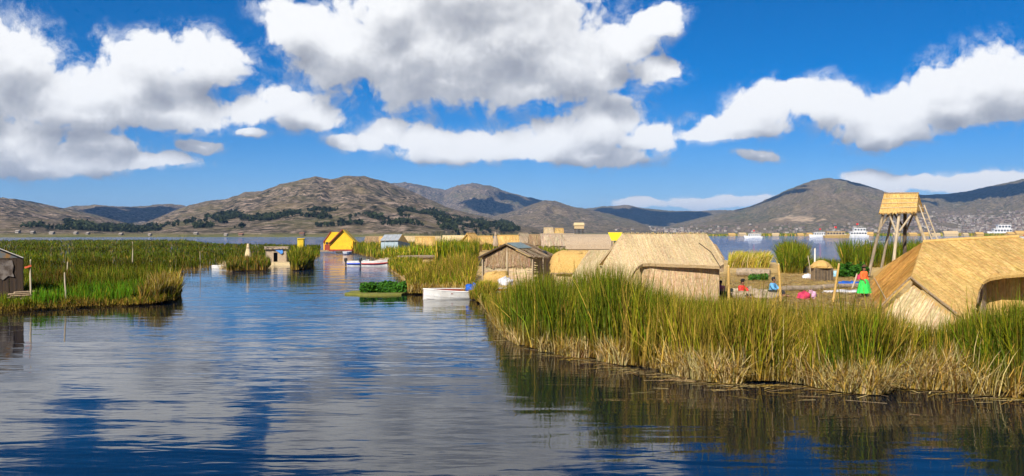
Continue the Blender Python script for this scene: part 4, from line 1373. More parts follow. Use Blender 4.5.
# --- watchtower
def tower():
    d = 73.0
    root = empty('watchtower', at(898, 276, d), 'reed roofed wooden watchtower on splayed pole legs', 'watchtower')
    wm = PALEWOOD
    def P(px, py, dd=d): return at(px, py, dd)
    # legs
    MB().tube([P(868.5, 276, d - .9), P(876, 243, d - .6), P(884, 211, d - .6)], [.12, .11, .10], 8).build('leg', WOODM, root)
    MB().tube([P(892, 276, d - .9), P(896, 240, d - .8), P(899.5, 211, d - .6)], [.12, .11, .10], 8).build('leg', wm, root)
    MB().tube([P(904.5, 276, d + 1.2), P(904.8, 240, d + 1.2), P(905, 210, d + 1.2)], [.15, .14, .13], 8).build('leg', DARKWOOD, root)  # dark wood puts the platform's shade into this back leg's colour
    MB().tube([P(938, 276, d - .3), P(924, 238, d - .5), P(913.5, 210, d - .6)], [.12, .11, .11], 8).build('leg', wm, root)
    MB().tube([P(880, 276, d + 1.4), P(887, 240, d + 1.3), P(893, 211, d + 1.2)], [.10, .09, .09], 8).build('leg', WOODM, root)
    # braces
    for (a, b, da, db, m) in [((888.5, 213), (897, 234), -.7, -.8, wm), ((912.5, 213), (899.5, 231), -.75, -.85, wm), ((890, 212), (877.5, 233), -.5, -.7, WOODM),
                              ((914, 212), (905.5, 232), 1.1, 1.15, WOODM), ((893, 212), (904, 228), 1.2, 1.1, DARKWOOD)]:
        MB().tube([P(*a, d + da), P(*b, d + db)], .07, 7).build('brace', m, root)
    # ladder
    la, lb = [P(919, 205, d - .7), P(938, 256, d - 1.6)], [P(924, 205, d - .5), P(944, 256, d - 1.4)]
    for l in (la, lb):
        MB().tube(l, .05, 7).build('ladder_rail', wm, root)
    for i in range(9):
        t = 0.05 + i * 0.115
        MB().tube([la[0].lerp(la[1], t), lb[0].lerp(lb[1], t)], .03, 6).build('ladder_rung', wm, root)
    # platform
    fl = [P(878.5, 213, d - .9), P(917, 212, d - .9), P(923, 211, d + 1.3), P(886, 211.4, d + 1.3)]
    MB().slab(fl, .1, up=(0, 0, 1)).build('platform', WOODM, root)
    # little gable roof: big slope to the camera, narrow end to the right
    m, cs = SLABM['gold']
    R0, R1 = P(884, 193.5, d), P(918, 193, d)
    f = [R0, R1, P(916.5, 211.8, d - 1.0), P(879, 213, d - 1.0)]
    ro = MB().slab(f, .1, up=(0, -1, 0.3)).build('roof_slope', m, root)
    straws('thatch', f, f[2] - R1, 1800, .5, .03, cs, ro, up=(0, -1, .3))
    for t in (0.28, 0.52, 0.76):
        MB().tube([f[0].lerp(f[3], t) + Vector((0, -.05, .02)), f[1].lerp(f[2], t) + Vector((0, -.05, .02))], .03, 6).build('batten', SLABM['pale'][0], root)
    b = [R0, R1, P(924, 211.0, d + 1.3), P(886, 211.4, d + 1.3)]
    MB().slab(b, .1, up=(0, 1, .3)).build('roof_slope', m, root)
    e = [R1 + Vector((-.06, 0, -.05)), P(916, 211.6, d - .95), P(923.5, 210.9, d + 1.25)]
    eo = MB().slab(e, .06, up=(1, 0, 0)).build('gable_wall', m, root)
    e = [R0 + Vector((.06, 0, -.05)), P(880, 212.6, d - .95), P(887, 211.3, d + 1.25)]
    MB().slab(e, .06, up=(-1, 0, 0)).build('gable_wall', m, root)
    MB().tube([R0, R1 + Vector((.05, 0, 0))], .07, 7).build('ridge_roll', SLABM['brown'][0], root)


tower()


def far_tower():
    d = 240
    root = empty('watchtower', at(579, 236, d), 'small far watchtower with straw cabin behind the grey huts', 'watchtower')
    for px in (575, 579, 583):
        MB().tube([at(px, 240, d), at(px, 229, d)], .1, 6).build('leg', DARKWOOD, root)
    MB().box(tuple(at(579, 226.6, d)), (2.3, 1.8, 1.0)).build('cabin', SLABM['tan'][0], root)
    MB().slab([at(573.5, 225.2, d - 1.1), at(584.5, 225.2, d - 1.1), at(584, 222.6, d), at(574, 222.6, d)], .1, up=(0, -1, 1)).build('roof_slope', SLABM['pale'][0], root)
    MB().slab([at(573.5, 225.2, d + 1.1), at(584.5, 225.2, d + 1.1), at(584, 222.6, d), at(574, 222.6, d)], .1, up=(0, 1, 1)).build('roof_slope', SLABM['pale'][0], root)
    MB().box(tuple(at(579, 229, d)), (2.6, 2.2, .12)).build('platform', DARKWOOD, root)


far_tower()


# --- small yellow / blue houses across the channel
def channel_houses():
    YEL = mat('yellow_painted_board', (0.86, 0.47, 0.015), (0.74, 0.38, 0.012), 1.5, 0.6)
    YR = mat('yellow_painted_roof', (0.60, 0.40, 0.012), (0.46, 0.30, 0.01), 1.5, 0.55)
    RED = mat('dark_red_trim', (0.28, 0.045, 0.02), (0.20, 0.03, 0.015), 2, 0.6)
    d = 172.0
    root = empty('yellow_house', at(340, 251, d), 'bright yellow steep roofed house with dark red trim on the channel', 'house')
    ap, l, r = at(343, 230.2, d), at(330, 243.5, d), at(353, 240.5, d)
    bl, br = at(330, 249.5, d), at(353, 249.5, d)
    bk = Vector((-0.2, 5.0, 0))
    MB().slab([ap, r, br, bl, l], .12, up=(0, -1, 0)).build('gable_wall', YEL, root)
    up = Vector((0, -.35, .12))
    ll, rr = at(329, 244.6, d), at(355.5, 242.5, d)
    MB().slab([ap + up, rr + up, rr + bk, ap + bk + Vector((0, 0, .12))], .12, up=(0, 0, 1)).build('roof_slope', YR, root)
    MB().slab([ap + up, ll + up, ll + bk, ap + bk + Vector((0, 0, .12))], .12, up=(0, 0, 1)).build('roof_slope', YR, root)
    MB().tube([ll + up + Vector((0, -.06, 0)), ap + up + Vector((0, -.06, 0))], .11, 6).build('barge_board', RED, root)
    MB().tube([rr + up + Vector((0, -.06, 0)), ap + up + Vector((0, -.06, 0))], .06, 6).build('barge_board', YR, root)
    MB().slab([r, r + bk, br + bk, br], .1, up=(1, 0, 0)).build('side_wall', YEL, root)
    MB().slab([l, l + bk, bl + bk, bl], .1, up=(-1, 0, 0)).build('side_wall', YEL, root)
    MB().box(tuple(at(341.5, 250.3, d - .25)), (4.3, .5, .3)).build('sill_beam', RED, root)
    # lower yellow house at its left
    d2 = 176.0
    r2 = empty('yellow_house', at(326, 251, d2), 'smaller yellow house with red doorway left of the steep roofed one', 'house')
    a2, b2 = at(331, 232, d2 + 2.5), at(343, 232, d2 + 2.5)
    f = [a2, b2, at(340, 244, d2 + .2), at(323.5, 241.5, d2 + .2)]
    MB().slab(f, .12, up=(0, -1, 1)).build('roof_slope', YR, r2)
    MB().slab([a2, b2, b2 + Vector((0, 2.6, -1.8)), a2 + Vector((0, 2.6, -1.8))], .12, up=(0, 1, 1)).build('roof_slope', YR, r2)
    g = [a2 + Vector((.05, 0, -.1)), at(323.8, 242, d2 + .3), at(323.8, 250, d2 + .3), at(329, 250, d2 + 4), at(329, 238, d2 + 4)]
    MB().slab([at(323.5, 241.5, d2 + .25), at(331, 243.5, d2 + .25), at(331, 250, d2 + .25), at(323.5, 250, d2 + .25)], .1, up=(0, -1, 0)).build('wall', YEL, r2)
    MB().slab([at(324.5, 244.5, d2 + .1), at(329.5, 244.5, d2 + .1), at(329.5, 250.4, d2 + .1), at(324.5, 250.4, d2 + .1)], .08, up=(0, -1, 0)).build('door', RED, r2)
    MB().slab([at(325.8, 242.2, d2 + .1), at(327.8, 242.2, d2 + .1), at(327.8, 244.2, d2 + .1), at(325.8, 244.2, d2 + .1)], .08, up=(0, -1, 0)).build('window', mat('dark_glass', (0.02, 0.025, 0.03), (0.03, 0.03, 0.04), 3, 0.1, spec=0.6), r2)
    MB().tube([at(323.4, 242.4, d2 - .1), a2 + Vector((0, -.2, 0))], .1, 6).build('barge_board', RED, r2)
    MB().box(tuple(at(325.5, 250.9, d2 - .6)), (2.8, 1.6, .22)).build('landing', SLABM['brown'][0], r2)
    # float under the house: dark log in for the gap's shade, white boat end
    wb = empty('moored_boat', at(347, 253, 165), 'white boat end moored under the yellow house', 'boat')
    MB().lathe(at(347.3, 253.5, 165), [(.3, -.25), (.62, 0.0), (.7, .35), (.64, .36), (.5, .1)], 14, sx=1.1, sy=2.2).build('hull', mat('white_boat_paint', (0.78, 0.77, 0.74), (0.62, 0.6, 0.56), 2, 0.45), wb)
    MB().box(tuple(at(347.3, 251.9, 165.4)), (1.1, .3, .06)).build('thwart', WOODM, wb)
    MB().tube([at(336, 252, 168.5), at(344, 252, 168.5)], .22, 8).build('gap_shade', DARKWOOD, wb)
    # blue-grey tin roofed house
    d3 = 150.0
    r3 = empty('tin_roof_house', at(390, 252, d3), 'pale blue grey house with shiny tin roof beside the thatched row', 'house')
    BW = mat('pale_blue_board', (0.36, 0.45, 0.50), (0.28, 0.36, 0.41), 2, 0.7)
    tin = mat('bright_tin', (0.62, 0.66, 0.68), (0.48, 0.52, 0.55), 2, 0.35, metal=0.55)
    a3, b3 = at(384.5, 234.6, d3 + 2.2), at(402.5, 234.2, d3 + 2.2)
    q = [a3, b3, at(398.5, 240.2, d3), at(380, 240.6, d3)]
    for i in range(4):
        s0, s1 = i / 4, (i + 1) / 4 - .02
        MB().slab([q[0].lerp(q[1], s0), q[0].lerp(q[1], s1), q[3].lerp(q[2], s1), q[3].lerp(q[2], s0)], .05, up=(0, -.3, 1)).build('roof_sheet', tin, r3)
    MB().slab([b3, at(398.5, 240.2, d3), at(409, 243, d3 + 3.4), at(404, 236, d3 + 4)], .05, up=(.4, 0, 1)).build('roof_sheet', SLABM['gold'][0], r3)
    for i in range(5):
        x0, x1 = 381 + i * 3.4, 381 + (i + 1) * 3.4 - .15
        MB().slab([at(x0, 240.5, d3 + .3), at(x1, 240.4, d3 + .3), at(x1, 254, d3 + .3), at(x0, 254, d3 + .3)], .06, up=(0, -1, 0)).build('wall_board', BW, r3)
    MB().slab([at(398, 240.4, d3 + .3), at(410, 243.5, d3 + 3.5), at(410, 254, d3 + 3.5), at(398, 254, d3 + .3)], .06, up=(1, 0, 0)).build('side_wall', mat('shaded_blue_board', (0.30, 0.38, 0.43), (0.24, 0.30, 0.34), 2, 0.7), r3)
    # yellow booth
    d4 = 150.0
    r4 = empty('toilet_booth', at(301, 250, d4), 'narrow yellow booth standing in the left marsh', 'booth')
    yb = mat('yellow_booth_paint', (0.62, 0.46, 0.02), (0.5, 0.37, 0.02), 1.5, 0.6)
    MB().box(tuple(at(301, 244.3, d4)), (.95, .9, 1.75)).build('cabin', yb, r4)
    MB().slab([at(297.3, 238.9, d4 - .6), at(304.7, 238.4, d4 - .6), at(304.7, 237.9, d4 + .6), at(297.3, 238.2, d4 + .6)], .06, up=(0, 0, 1)).build('roof_sheet', YR, r4)
    MB().box(tuple(at(301.3, 244.6, d4 - .47)), (.62, .03, 1.5)).build('door', YR, r4)
    MB().box(tuple(at(301, 250.3, d4)), (1.3, 1.2, .3)).build('base', WOODM, r4)
    # yellow panel behind the big hut
    d5 = 92.0
    r5 = empty('yellow_signboard', at(615, 243, d5), 'bright yellow sheet panel just left of the big hut ridge', 'panel')
    MB().slab([at(608, 232.4, d5), at(622.5, 232.4, d5), at(620, 240.5, d5), at(611.5, 240.5, d5)], .06, up=(0, -1, 0)).build('sheet', mat('yellow_sheet', (0.85, 0.68, 0.02), (0.75, 0.58, 0.02), 2, 0.5), r5)
    for px in (612, 619.5):
        MB().tube([at(px, 236, d5 + .08), Vector((at(px, 250, d5).x, d5 + .08, .2))], .05, 6).build('post', DARKWOOD, r5)


channel_houses()


def stone_hut():
    d = 111.0
    root = empty('small_hut', at(276, 263, d), 'small grey hut with blue tarp and dark doorway on a straw float', 'hut')
    wm, cs = SLABM['grey']
    x0, x1, yt, yb = 266, 286.5, 248.5, 262.5
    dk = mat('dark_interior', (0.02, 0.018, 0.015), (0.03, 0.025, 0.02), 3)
    for a, b, y0 in ((x0, 273.5, 248), (277.5, x1, 248), (273.5, 277.5, 248)):
        MB().slab([at(a, y0, d), at(b, y0, d), at(b, yb if a != 273.5 else 252.5, d), at(a, yb if a != 273.5 else 252.5, d)], .1, up=(0, -1, 0)).build('wall_mat', wm, root)
    MB().slab([at(273, 252, d + .6), at(278, 252, d + .6), at(278, yb, d + .6), at(273, yb, d + .6)], .05, up=(0, -1, 0)).build('doorway_shade', dk, root)  # black panel standing in for the shade inside the doorway
    for s in (x0, x1):
        a = at(s, 248, d)
        MB().box((a.x, d + 1.0, 1.1), (.08, 2.0, 1.7)).build('side_wall', wm, root)
    MB().box((at((x0 + x1) / 2, 248, d).x, d + 2.0, 1.1), (2.2, .08, 1.7)).build('back_wall', wm, root)
    rf = [at(264.5, 248.4, d - .3), at(288, 247.8, d - .3), at(288.5, 246.2, d + 2.2), at(264, 246.4, d + 2.2)]
    r = MB().slab(rf, .12, up=(0, 0, 1)).build('roof_slope', wm, root)
    straws('thatch', rf, (0, -1, 0), 300, .8, .06, C_GREY + C_PALE, r)
    tp = [at(273.5, 249.2, d - .12), at(282.5, 248.2, d - .12), at(283, 252.8, d - .2), at(281, 254.2, d - .22), at(277.5, 251.5, d - .18)]
    MB().slab(tp, .03, up=(0, -1, 0)).build('blue_tarp', mat('blue_tarp', (0.03, 0.20, 0.55), (0.02, 0.13, 0.40), 4, 0.5), root)
    b = [on(268, 265.6, 0), on(290, 265.6, 0), on(289, 262.5, 0), on(270, 262.5, 0)]
    MB().slab([v + Vector((0, 0, .30)) for v in b], .45, up=(0, 0, 1)).build('straw_float', SLABM['pale'][0], root)
    h = empty('straw_heap', on(236, 270, 0.05), 'low pale straw heap left of the straw cone', 'straw heap')
    P = np.stack([on(236, 270).x + RNG.normal(0, .55, 900), on(236, 270).y + RNG.normal(0, .5, 900)], 1)
    c = pal(900, [1, 1, 1], C_PALE) * 0.8
    o = reeds('straw', None, P, .05, RNG.uniform(.4, 1.0, 900), .06, leans(900, .5), c, c, c); o.parent = h; o.location = -parent_origin(h)
    MB().lathe(on(236, 270), [(.9, -.1), (.85, .2), (.55, .55), (.15, .75)], 12, jit=.15).build('core', SLABM['tan'][0], h)


stone_hut()
# ------------------------------------------------------------------ boats
WHITE = mat('white_boat_paint', (0.78, 0.77, 0.74), (0.62, 0.6, 0.56), 2, 0.45)


def boat(name, label, loc, rz, L, B, H, outer=None, inner=None, rim=None, band=None, motor=False, group=None, cat='boat', tumble=0.8):
    """open plank boat, bow along +x"""
    outer = outer or WHITE
    root = empty(name, loc, label, cat, group)
    root.rotation_euler.z = rz
    n, m = 13, 9

    def half(t): return B / 2 * (tumble + (1 - tumble) * min(1, t * 3)) * max(0.02, 1 - max(0, (t - 0.45) / 0.55) ** 2.2)
    def sheer(t): return H * (0.78 + 0.32 * max(0, t - .4) ** 1.6 * 2.2 + 0.06 * (1 - t))
    def sect(t, inset=0.0, z0=-0.16):
        hb, sh = half(t) - inset, sheer(t)
        kz = z0 + inset + 0.20 * max(0, t - .75) * 3
        pts = []
        for j in range(m):
            a = -1 + 2 * j / (m - 1)
            yy = hb * math.copysign(abs(a) ** 0.62, a)
            zz = kz + (sh - kz) * abs(a) ** 2.6
            pts.append((t * L - L / 2 + inset * (1 if t == 0 else 0), yy, zz))
        return pts
    for nm, ins, mt in (('hull', 0.0, outer), ('hull_lining', 0.04, inner or outer)):
        vs, fs = [], []
        for i in range(n): vs += sect(i / (n - 1), ins)
        for i in range(n - 1):
            for j in range(m - 1):
                q = (i * m + j, i * m + j + 1, (i + 1) * m + j + 1, (i + 1) * m + j)
                fs.append(q if ins == 0 else q[::-1])
        fs.append(tuple(range(m)) if ins else tuple(reversed(range(m))))
        o = MB().add(vs, fs).build(nm, mt, origin=(0, 0, 0), smooth=False); o.parent = root
    for s in (-1, 1):
        pts = [(i / (n - 1) * L - L / 2, s * (half(i / (n - 1)) - .02), sheer(i / (n - 1)) + .01) for i in range(n)]
        o = MB().tube(pts, .035, 6).build('gunwale', rim or outer, origin=(0, 0, 0)); o.parent = root
        if band:
            pts = [(i / (n - 1) * L - L / 2, s * (half(i / (n - 1)) + .004), sheer(i / (n - 1)) * .55) for i in range(n)]
            o = MB().tube(pts, .07, 6).build('hull_band', band, origin=(0, 0, 0)); o.parent = root
    o = MB().box((-L / 2 + .03, 0, sheer(0) - .02), (.07, 2 * half(0), .09)).build('transom_cap', rim or outer, origin=(0, 0, 0)); o.parent = root
    for t in (.22, .5, .72):
        o = MB().box((t * L - L / 2, 0, sheer(t) - .12), (.24, 2 * half(t) - .08, .04)).build('thwart', inner or WOODM, origin=(0, 0, 0)); o.parent = root
    if motor:
        dk = mat('black_motor', (0.02, 0.02, 0.022), (0.035, 0.035, 0.04), 4, 0.4, spec=0.5)
        o = MB().lathe((-L / 2 - .12, 0, sheer(0) - .05), [(.08, -.45), (.09, 0), (.17, .05), (.19, .3), (.12, .42)], 10).build('outboard_motor', dk, origin=(0, 0, 0)); o.parent = root
    return root


REDW = mat('faded_red_wood', (0.36, 0.06, 0.04), (0.22, 0.05, 0.03), 3, 0.7)
b_ = boat('rowing_boat', 'white rowing boat with red inside moored at the reed bank', (-2.10, 53.7, 0.0), 0.32 + math.pi, 5.5, 1.25, 0.50, WHITE, REDW, WHITE)
b_.rotation_euler.x = -0.10


def cloth_heap(name, label, c, rx, ry, h, m, cat, seed=1, n=26, ru=.3):
    """crumpled cloth or tarp heap"""
    random.seed(seed)
    vs, fs = [], []
    rings = 7
    for i in range(rings + 1):
        t = i / rings
        for k in range(n):
            a = 2 * math.pi * k / n
            rr = math.sqrt(max(0, 1 - t ** 2.4))
            w = mnoise.noise(Vector((math.cos(a) * 1.7 + seed, math.sin(a) * 1.7, t * 2.2)))
            w2 = mnoise.noise(Vector((math.cos(a) * 5 + seed, math.sin(a) * 5, t * 6)))
            r = rr * (1 + ru * 1.6 * w + ru * .8 * w2) + .02
            vs.append(Vector(c) + Vector((rx * r * math.cos(a), ry * r * math.sin(a), h * (t ** .8) * (1 + ru * 2 * w + ru * w2) + .04 * w2)))
    for i in range(rings):
        for k in range(n):
            fs.append((i * n + k, i * n + (k + 1) % n, (i + 1) * n + (k + 1) % n, (i + 1) * n + k))
    fs.append(tuple(rings * n + k for k in range(n)))
    fs.append(tuple(reversed(range(n))))
    o = MB().add(vs, fs).build(name, m, origin=c, smooth=True)
    return tag(o, label, cat)


BLUEC = mat('blue_plastic_cloth', (0.02, 0.13, 0.55), (0.015, 0.08, 0.38), 5, 0.5)
PINKC = mat('pink_red_cloth', (0.60, 0.05, 0.09), (0.40, 0.03, 0.10), 6, 0.8)
WHITEC = mat('white_cloth', (0.62, 0.61, 0.62), (0.46, 0.45, 0.48), 5, 0.85)
cloth_heap('blue_tarp', 'crumpled blue tarp lying in the white rowing boat', (-2.10, 53.75, 0.26), .45, .3, .40, BLUEC, 'tarp', 3)
cloth_heap('straw_net', 'straw coloured net heaped in front of the grey reed hut', at(497, 283.5, 57.5), .75, .5, .6, SLABM['gold'][0], 'net', 5)
cloth_heap('white_sacks', 'white sacks heaped at the boat bow below the grey hut', at(506, 285, 56.5), .45, .35, .35, WHITEC, 'sacks', 6)
boat('rowing_boat', 'white boat with blue hull band across the channel', on(358, 266.2), .12, 2.3, .95, .62, WHITE, WHITE, WHITE, mat('blue_band', (0.02, 0.08, 0.62), (0.015, 0.05, 0.45), 3, .4), True, group='boats moored across the channel')
boat('rowing_boat', 'white boat with red hull band right of the blue banded one', on(374.5, 266.3), .06, 2.7, .95, .62, WHITE, DARKWOOD, WHITE, mat('red_band', (0.45, 0.03, 0.02), (0.3, 0.02, 0.015), 3, .4), True, group='boats moored across the channel')
boat('rowing_boat', 'white blue skiff pulled up on the straw beyond the dry reeds', at(452, 254.8, 138), .05, 3.6, 1.0, .55, WHITE, mat('pale_blue_paint', (.3, .42, .6), None, 3), WHITE)
boat('rowing_boat', 'tiny pale skiff lying at the left marsh edge', on(222, 268.5), .1, 1.9, .7, .35, WHITE, mat('teal_paint', (.2, .42, .42), None, 3), WHITE)
lg = MB().tube([at(398, 258, 118), at(418, 257.6, 120), at(445, 257.2, 124)], [.28, .3, .26], 9).build('straw_jetty', SLABM['grey'][0])
tag(lg, 'low grey straw jetty running behind the dry reeds', 'jetty')
cloth_heap('straw_heap', 'pale rubbish straw heap right of the red banded boat', at(385, 263.6, 112), 1.1, .6, .5, SLABM['grey'][0], 'straw heap', 8)


# --- lake traffic
def tour_boat(label, px0, px1, ywater, facing=1, decks=1, straw=False, flag=True):
    d = CAMH * FPX / (ywater - HOR)
    L = (px1 - px0) * d / FPX
    c = Vector((((px0 + px1) / 2 - 512) / FPX * d, d, 0))
    root = empty('tour_boat', c, label, 'boat', 'tour boats on the lake')
    if facing < 0: root.rotation_euler.z = math.pi
    B, H = L * .26, L * .105
    hm = SLABM['gold'][0] if straw else WHITE
    def bl(mb, nm, m, par=root):
        o = mb.build(nm, m, origin=(0, 0, 0)); o.parent = par; return o
    n = 9
    vs, fs = [], []
    for i in range(n):
        t = i / (n - 1); x = -L / 2 + t * L
        hb = B / 2 * max(.04, 1 - max(0, (t - .55) / .45) ** 2)
        zs = H * (1 + .75 * max(0, t - .5) ** 1.4 * 1.6)
        vs += [(x, -hb, zs), (x - (.04 * L if t > .9 else 0), -hb * .72, -.3), (x - (.04 * L if t > .9 else 0), hb * .72, -.3), (x, hb, zs)]
    for i in range(n - 1):
        for j in range(3): fs.append((i * 4 + j, (i + 1) * 4 + j, (i + 1) * 4 + j + 1, i * 4 + j + 1))
        fs.append((i * 4 + 3, (i + 1) * 4 + 3, (i + 1) * 4, i * 4))
    fs.append((0, 1, 2, 3))
    bl(MB().add(vs, fs), 'hull', hm)
    z = H
    gl = mat('dark_glass', (0.02, 0.025, 0.03), (0.03, 0.03, 0.04), 3, 0.1, spec=0.6)
    for k in range(decks):
        cl, ch = L * (.68 - .2 * k), L * .13
        cx = -L * .08 - L * .05 * k
        cab = bl(MB().box((cx, 0, z + ch / 2), (cl, B * .78, ch)), 'cabin', SLABM['tan'][0] if straw else WHITE)
        nw = 6 - 2 * k
        for i in range(nw):
            for s in (-1, 1):
                bl(MB().box((cx - cl / 2 + cl * (i + .5) / nw, s * B * .39, z + ch * .55), (cl / nw * .68, .06, ch * .5)), 'window', gl, cab)
        z += ch
        bl(MB().box((cx, 0, z + L * .008), (cl * 1.08, B * .86, L * .018)), 'cabin_roof', SLABM['gold'][0] if straw else WHITE)
        z += L * .02
    for i in range(6):
        x = -L * .36 + i * L * .1
        bl(MB().tube([(x, -B * .4, z), (x, -B * .4, z + L * .045)], .04, 5), 'rail_post', WHITE)
    bl(MB().tube([(-L * .36, -B * .4, z + L * .045), (L * .14, -B * .4, z + L * .045)], .04, 5), 'rail', WHITE)
    if flag:
        bl(MB().tube([(-L * .1, 0, z), (-L * .1, 0, z + L * .2)], .05, 5), 'mast', WHITE)
        bl(MB().slab([(-L * .1, 0, z + L * .2), (-L * .1 + L * .09, .05, z + L * .19), (-L * .1 + L * .09, -.05, z + L * .12), (-L * .1, 0, z + L * .13)], .03, up=(0, -1, 0)), 'flag', mat('red_flag', (.6, .02, .02), (.5, .02, .02), 2))
    return root


tour_boat('lone white tour boat with a red flag on open water', 744, 762, 238.2, -1)
tour_boat('low pale tour boat left of the straw boat', 809, 829, 237.4, -1)
tour_boat('straw sided tour boat between two white boats', 824, 850, 238.0, 1, 1, True)
tour_boat('two decked white tour boat right of the straw boat', 844, 868, 237.6, -1, 2)
tour_boat('white tour boat at the far right shore', 987, 1013, 235.2, -1, 2, flag=False)
tour_boat('pale launch cut by the right edge above the golden roof', 1016, 1030, 241, -1)
sk = boat('skiff', 'low grey skiff with outboard passing behind the watchtower', on(878, 242.6), math.pi, 6.5, 1.7, .8, mat('grey_skiff_paint', (.42, .44, .46), None, 2), DARKWOOD, DARKWOOD, None, True)


# --- people -----------------------------------------------------------
SKIN = mat('brown_skin', (0.24, 0.12, 0.07), (0.20, 0.095, 0.055), 12, 0.6)
HAIR = mat('black_hair', (0.012, 0.010, 0.009), (0.02, 0.016, 0.013), 20, 0.5)


def skin_mesh(name, joints, edges, root_j, m, parent, sub=2):
    """one continuous surface grown round a skeleton; joints: name -> (x, y, z, r)"""
    keys = list(joints)
    me = bpy.data.meshes.new(name)
    me.from_pydata([joints[k][:3] for k in keys], [(keys.index(a), keys.index(b)) for a, b in edges], [])
    o = bpy.data.objects.new(name, me)
    COL.objects.link(o)
    o.parent = parent
    sk = o.modifiers.new('skin', 'SKIN')
    sk.use_smooth_shade = True
    lay = me.skin_vertices[0] if me.skin_vertices else None
    if lay is None:
        lay = me.attributes.new('skin', 'FLOAT_VECTOR', 'POINT')
    for i, k in enumerate(keys):
        r = joints[k][3]
        lay.data[i].radius = (r, r)
        lay.data[i].use_root = (k == root_j)
    ss = o.modifiers.new('subsurf', 'SUBSURF')
    ss.levels = ss.render_levels = sub
    me.materials.append(m)
    return o


def ensure_skin(me):
    pass


def hand(j, e, wrist, side, dirv, pref):
    """palm and five unequal bent fingers from a wrist joint"""
    w = Vector(j[wrist][:3]); d = Vector(dirv).normalized()
    s = d.cross(Vector((0, -1, 0.2))).normalized() * side
    dn = d.cross(s)
    p = w + d * .075
    j[pref + 'palm'] = (*p, .033); e.append((wrist, pref + 'palm'))
    for i, (off, ln) in enumerate(((-.030, .060), (-.010, .072), (.011, .068), (.031, .052))):
        a = p + s * off + d * .035; b = a + d * ln * .55 + dn * .012; c = b + d * ln * .4 + dn * .028
        for k, q in enumerate((a, b, c)):
            j[f'{pref}f{i}{k}'] = (*q, .0095)
        e += [(pref + 'palm', f'{pref}f{i}0'), (f'{pref}f{i}0', f'{pref}f{i}1'), (f'{pref}f{i}1', f'{pref}f{i}2')]
    a = w + d * .04 - s * .045; b = a + d * .04 - s * .012
    j[pref + 't0'] = (*a, .012); j[pref + 't1'] = (*b, .0105)
    e += [(pref + 'palm', pref + 't0'), (pref + 't0', pref + 't1')]


def face(parent, c, f, r):
    """nose, eyes, mouth and ears on a head at c looking along f"""
    f = Vector(f).normalized(); s = f.cross(Vector((0, 0, 1))).normalized(); u = Vector((0, 0, 1))
    MB().lathe(tuple(Vector(c) + f * r * .96 + u * -.02), [(.006, -.025), (.016, -.02), (.012, .0), (.006, .03)], 8).build('nose', SKIN, origin=(0, 0, 0)).parent = parent
    for k in (-1, 1):
        MB().lathe(tuple(Vector(c) + f * r * .90 + s * k * .034 + u * .012), [(.003, -.008), (.011, 0), (.003, .008)], 8).build('eye', HAIR, origin=(0, 0, 0)).parent = parent
        MB().lathe(tuple(Vector(c) + s * k * r * .98 + u * -.01), [(.006, -.03), (.016, 0), (.010, .03)], 8).build('ear', SKIN, origin=(0, 0, 0)).parent = parent
    MB().box(tuple(Vector(c) + f * r * .90 + u * -.055), (.045, .02, .010), math.atan2(f.y, f.x) - math.pi / 2).build('mouth', mat('lip', (.25, .07, .06), None, 8), origin=(0, 0, 0)).parent = parent


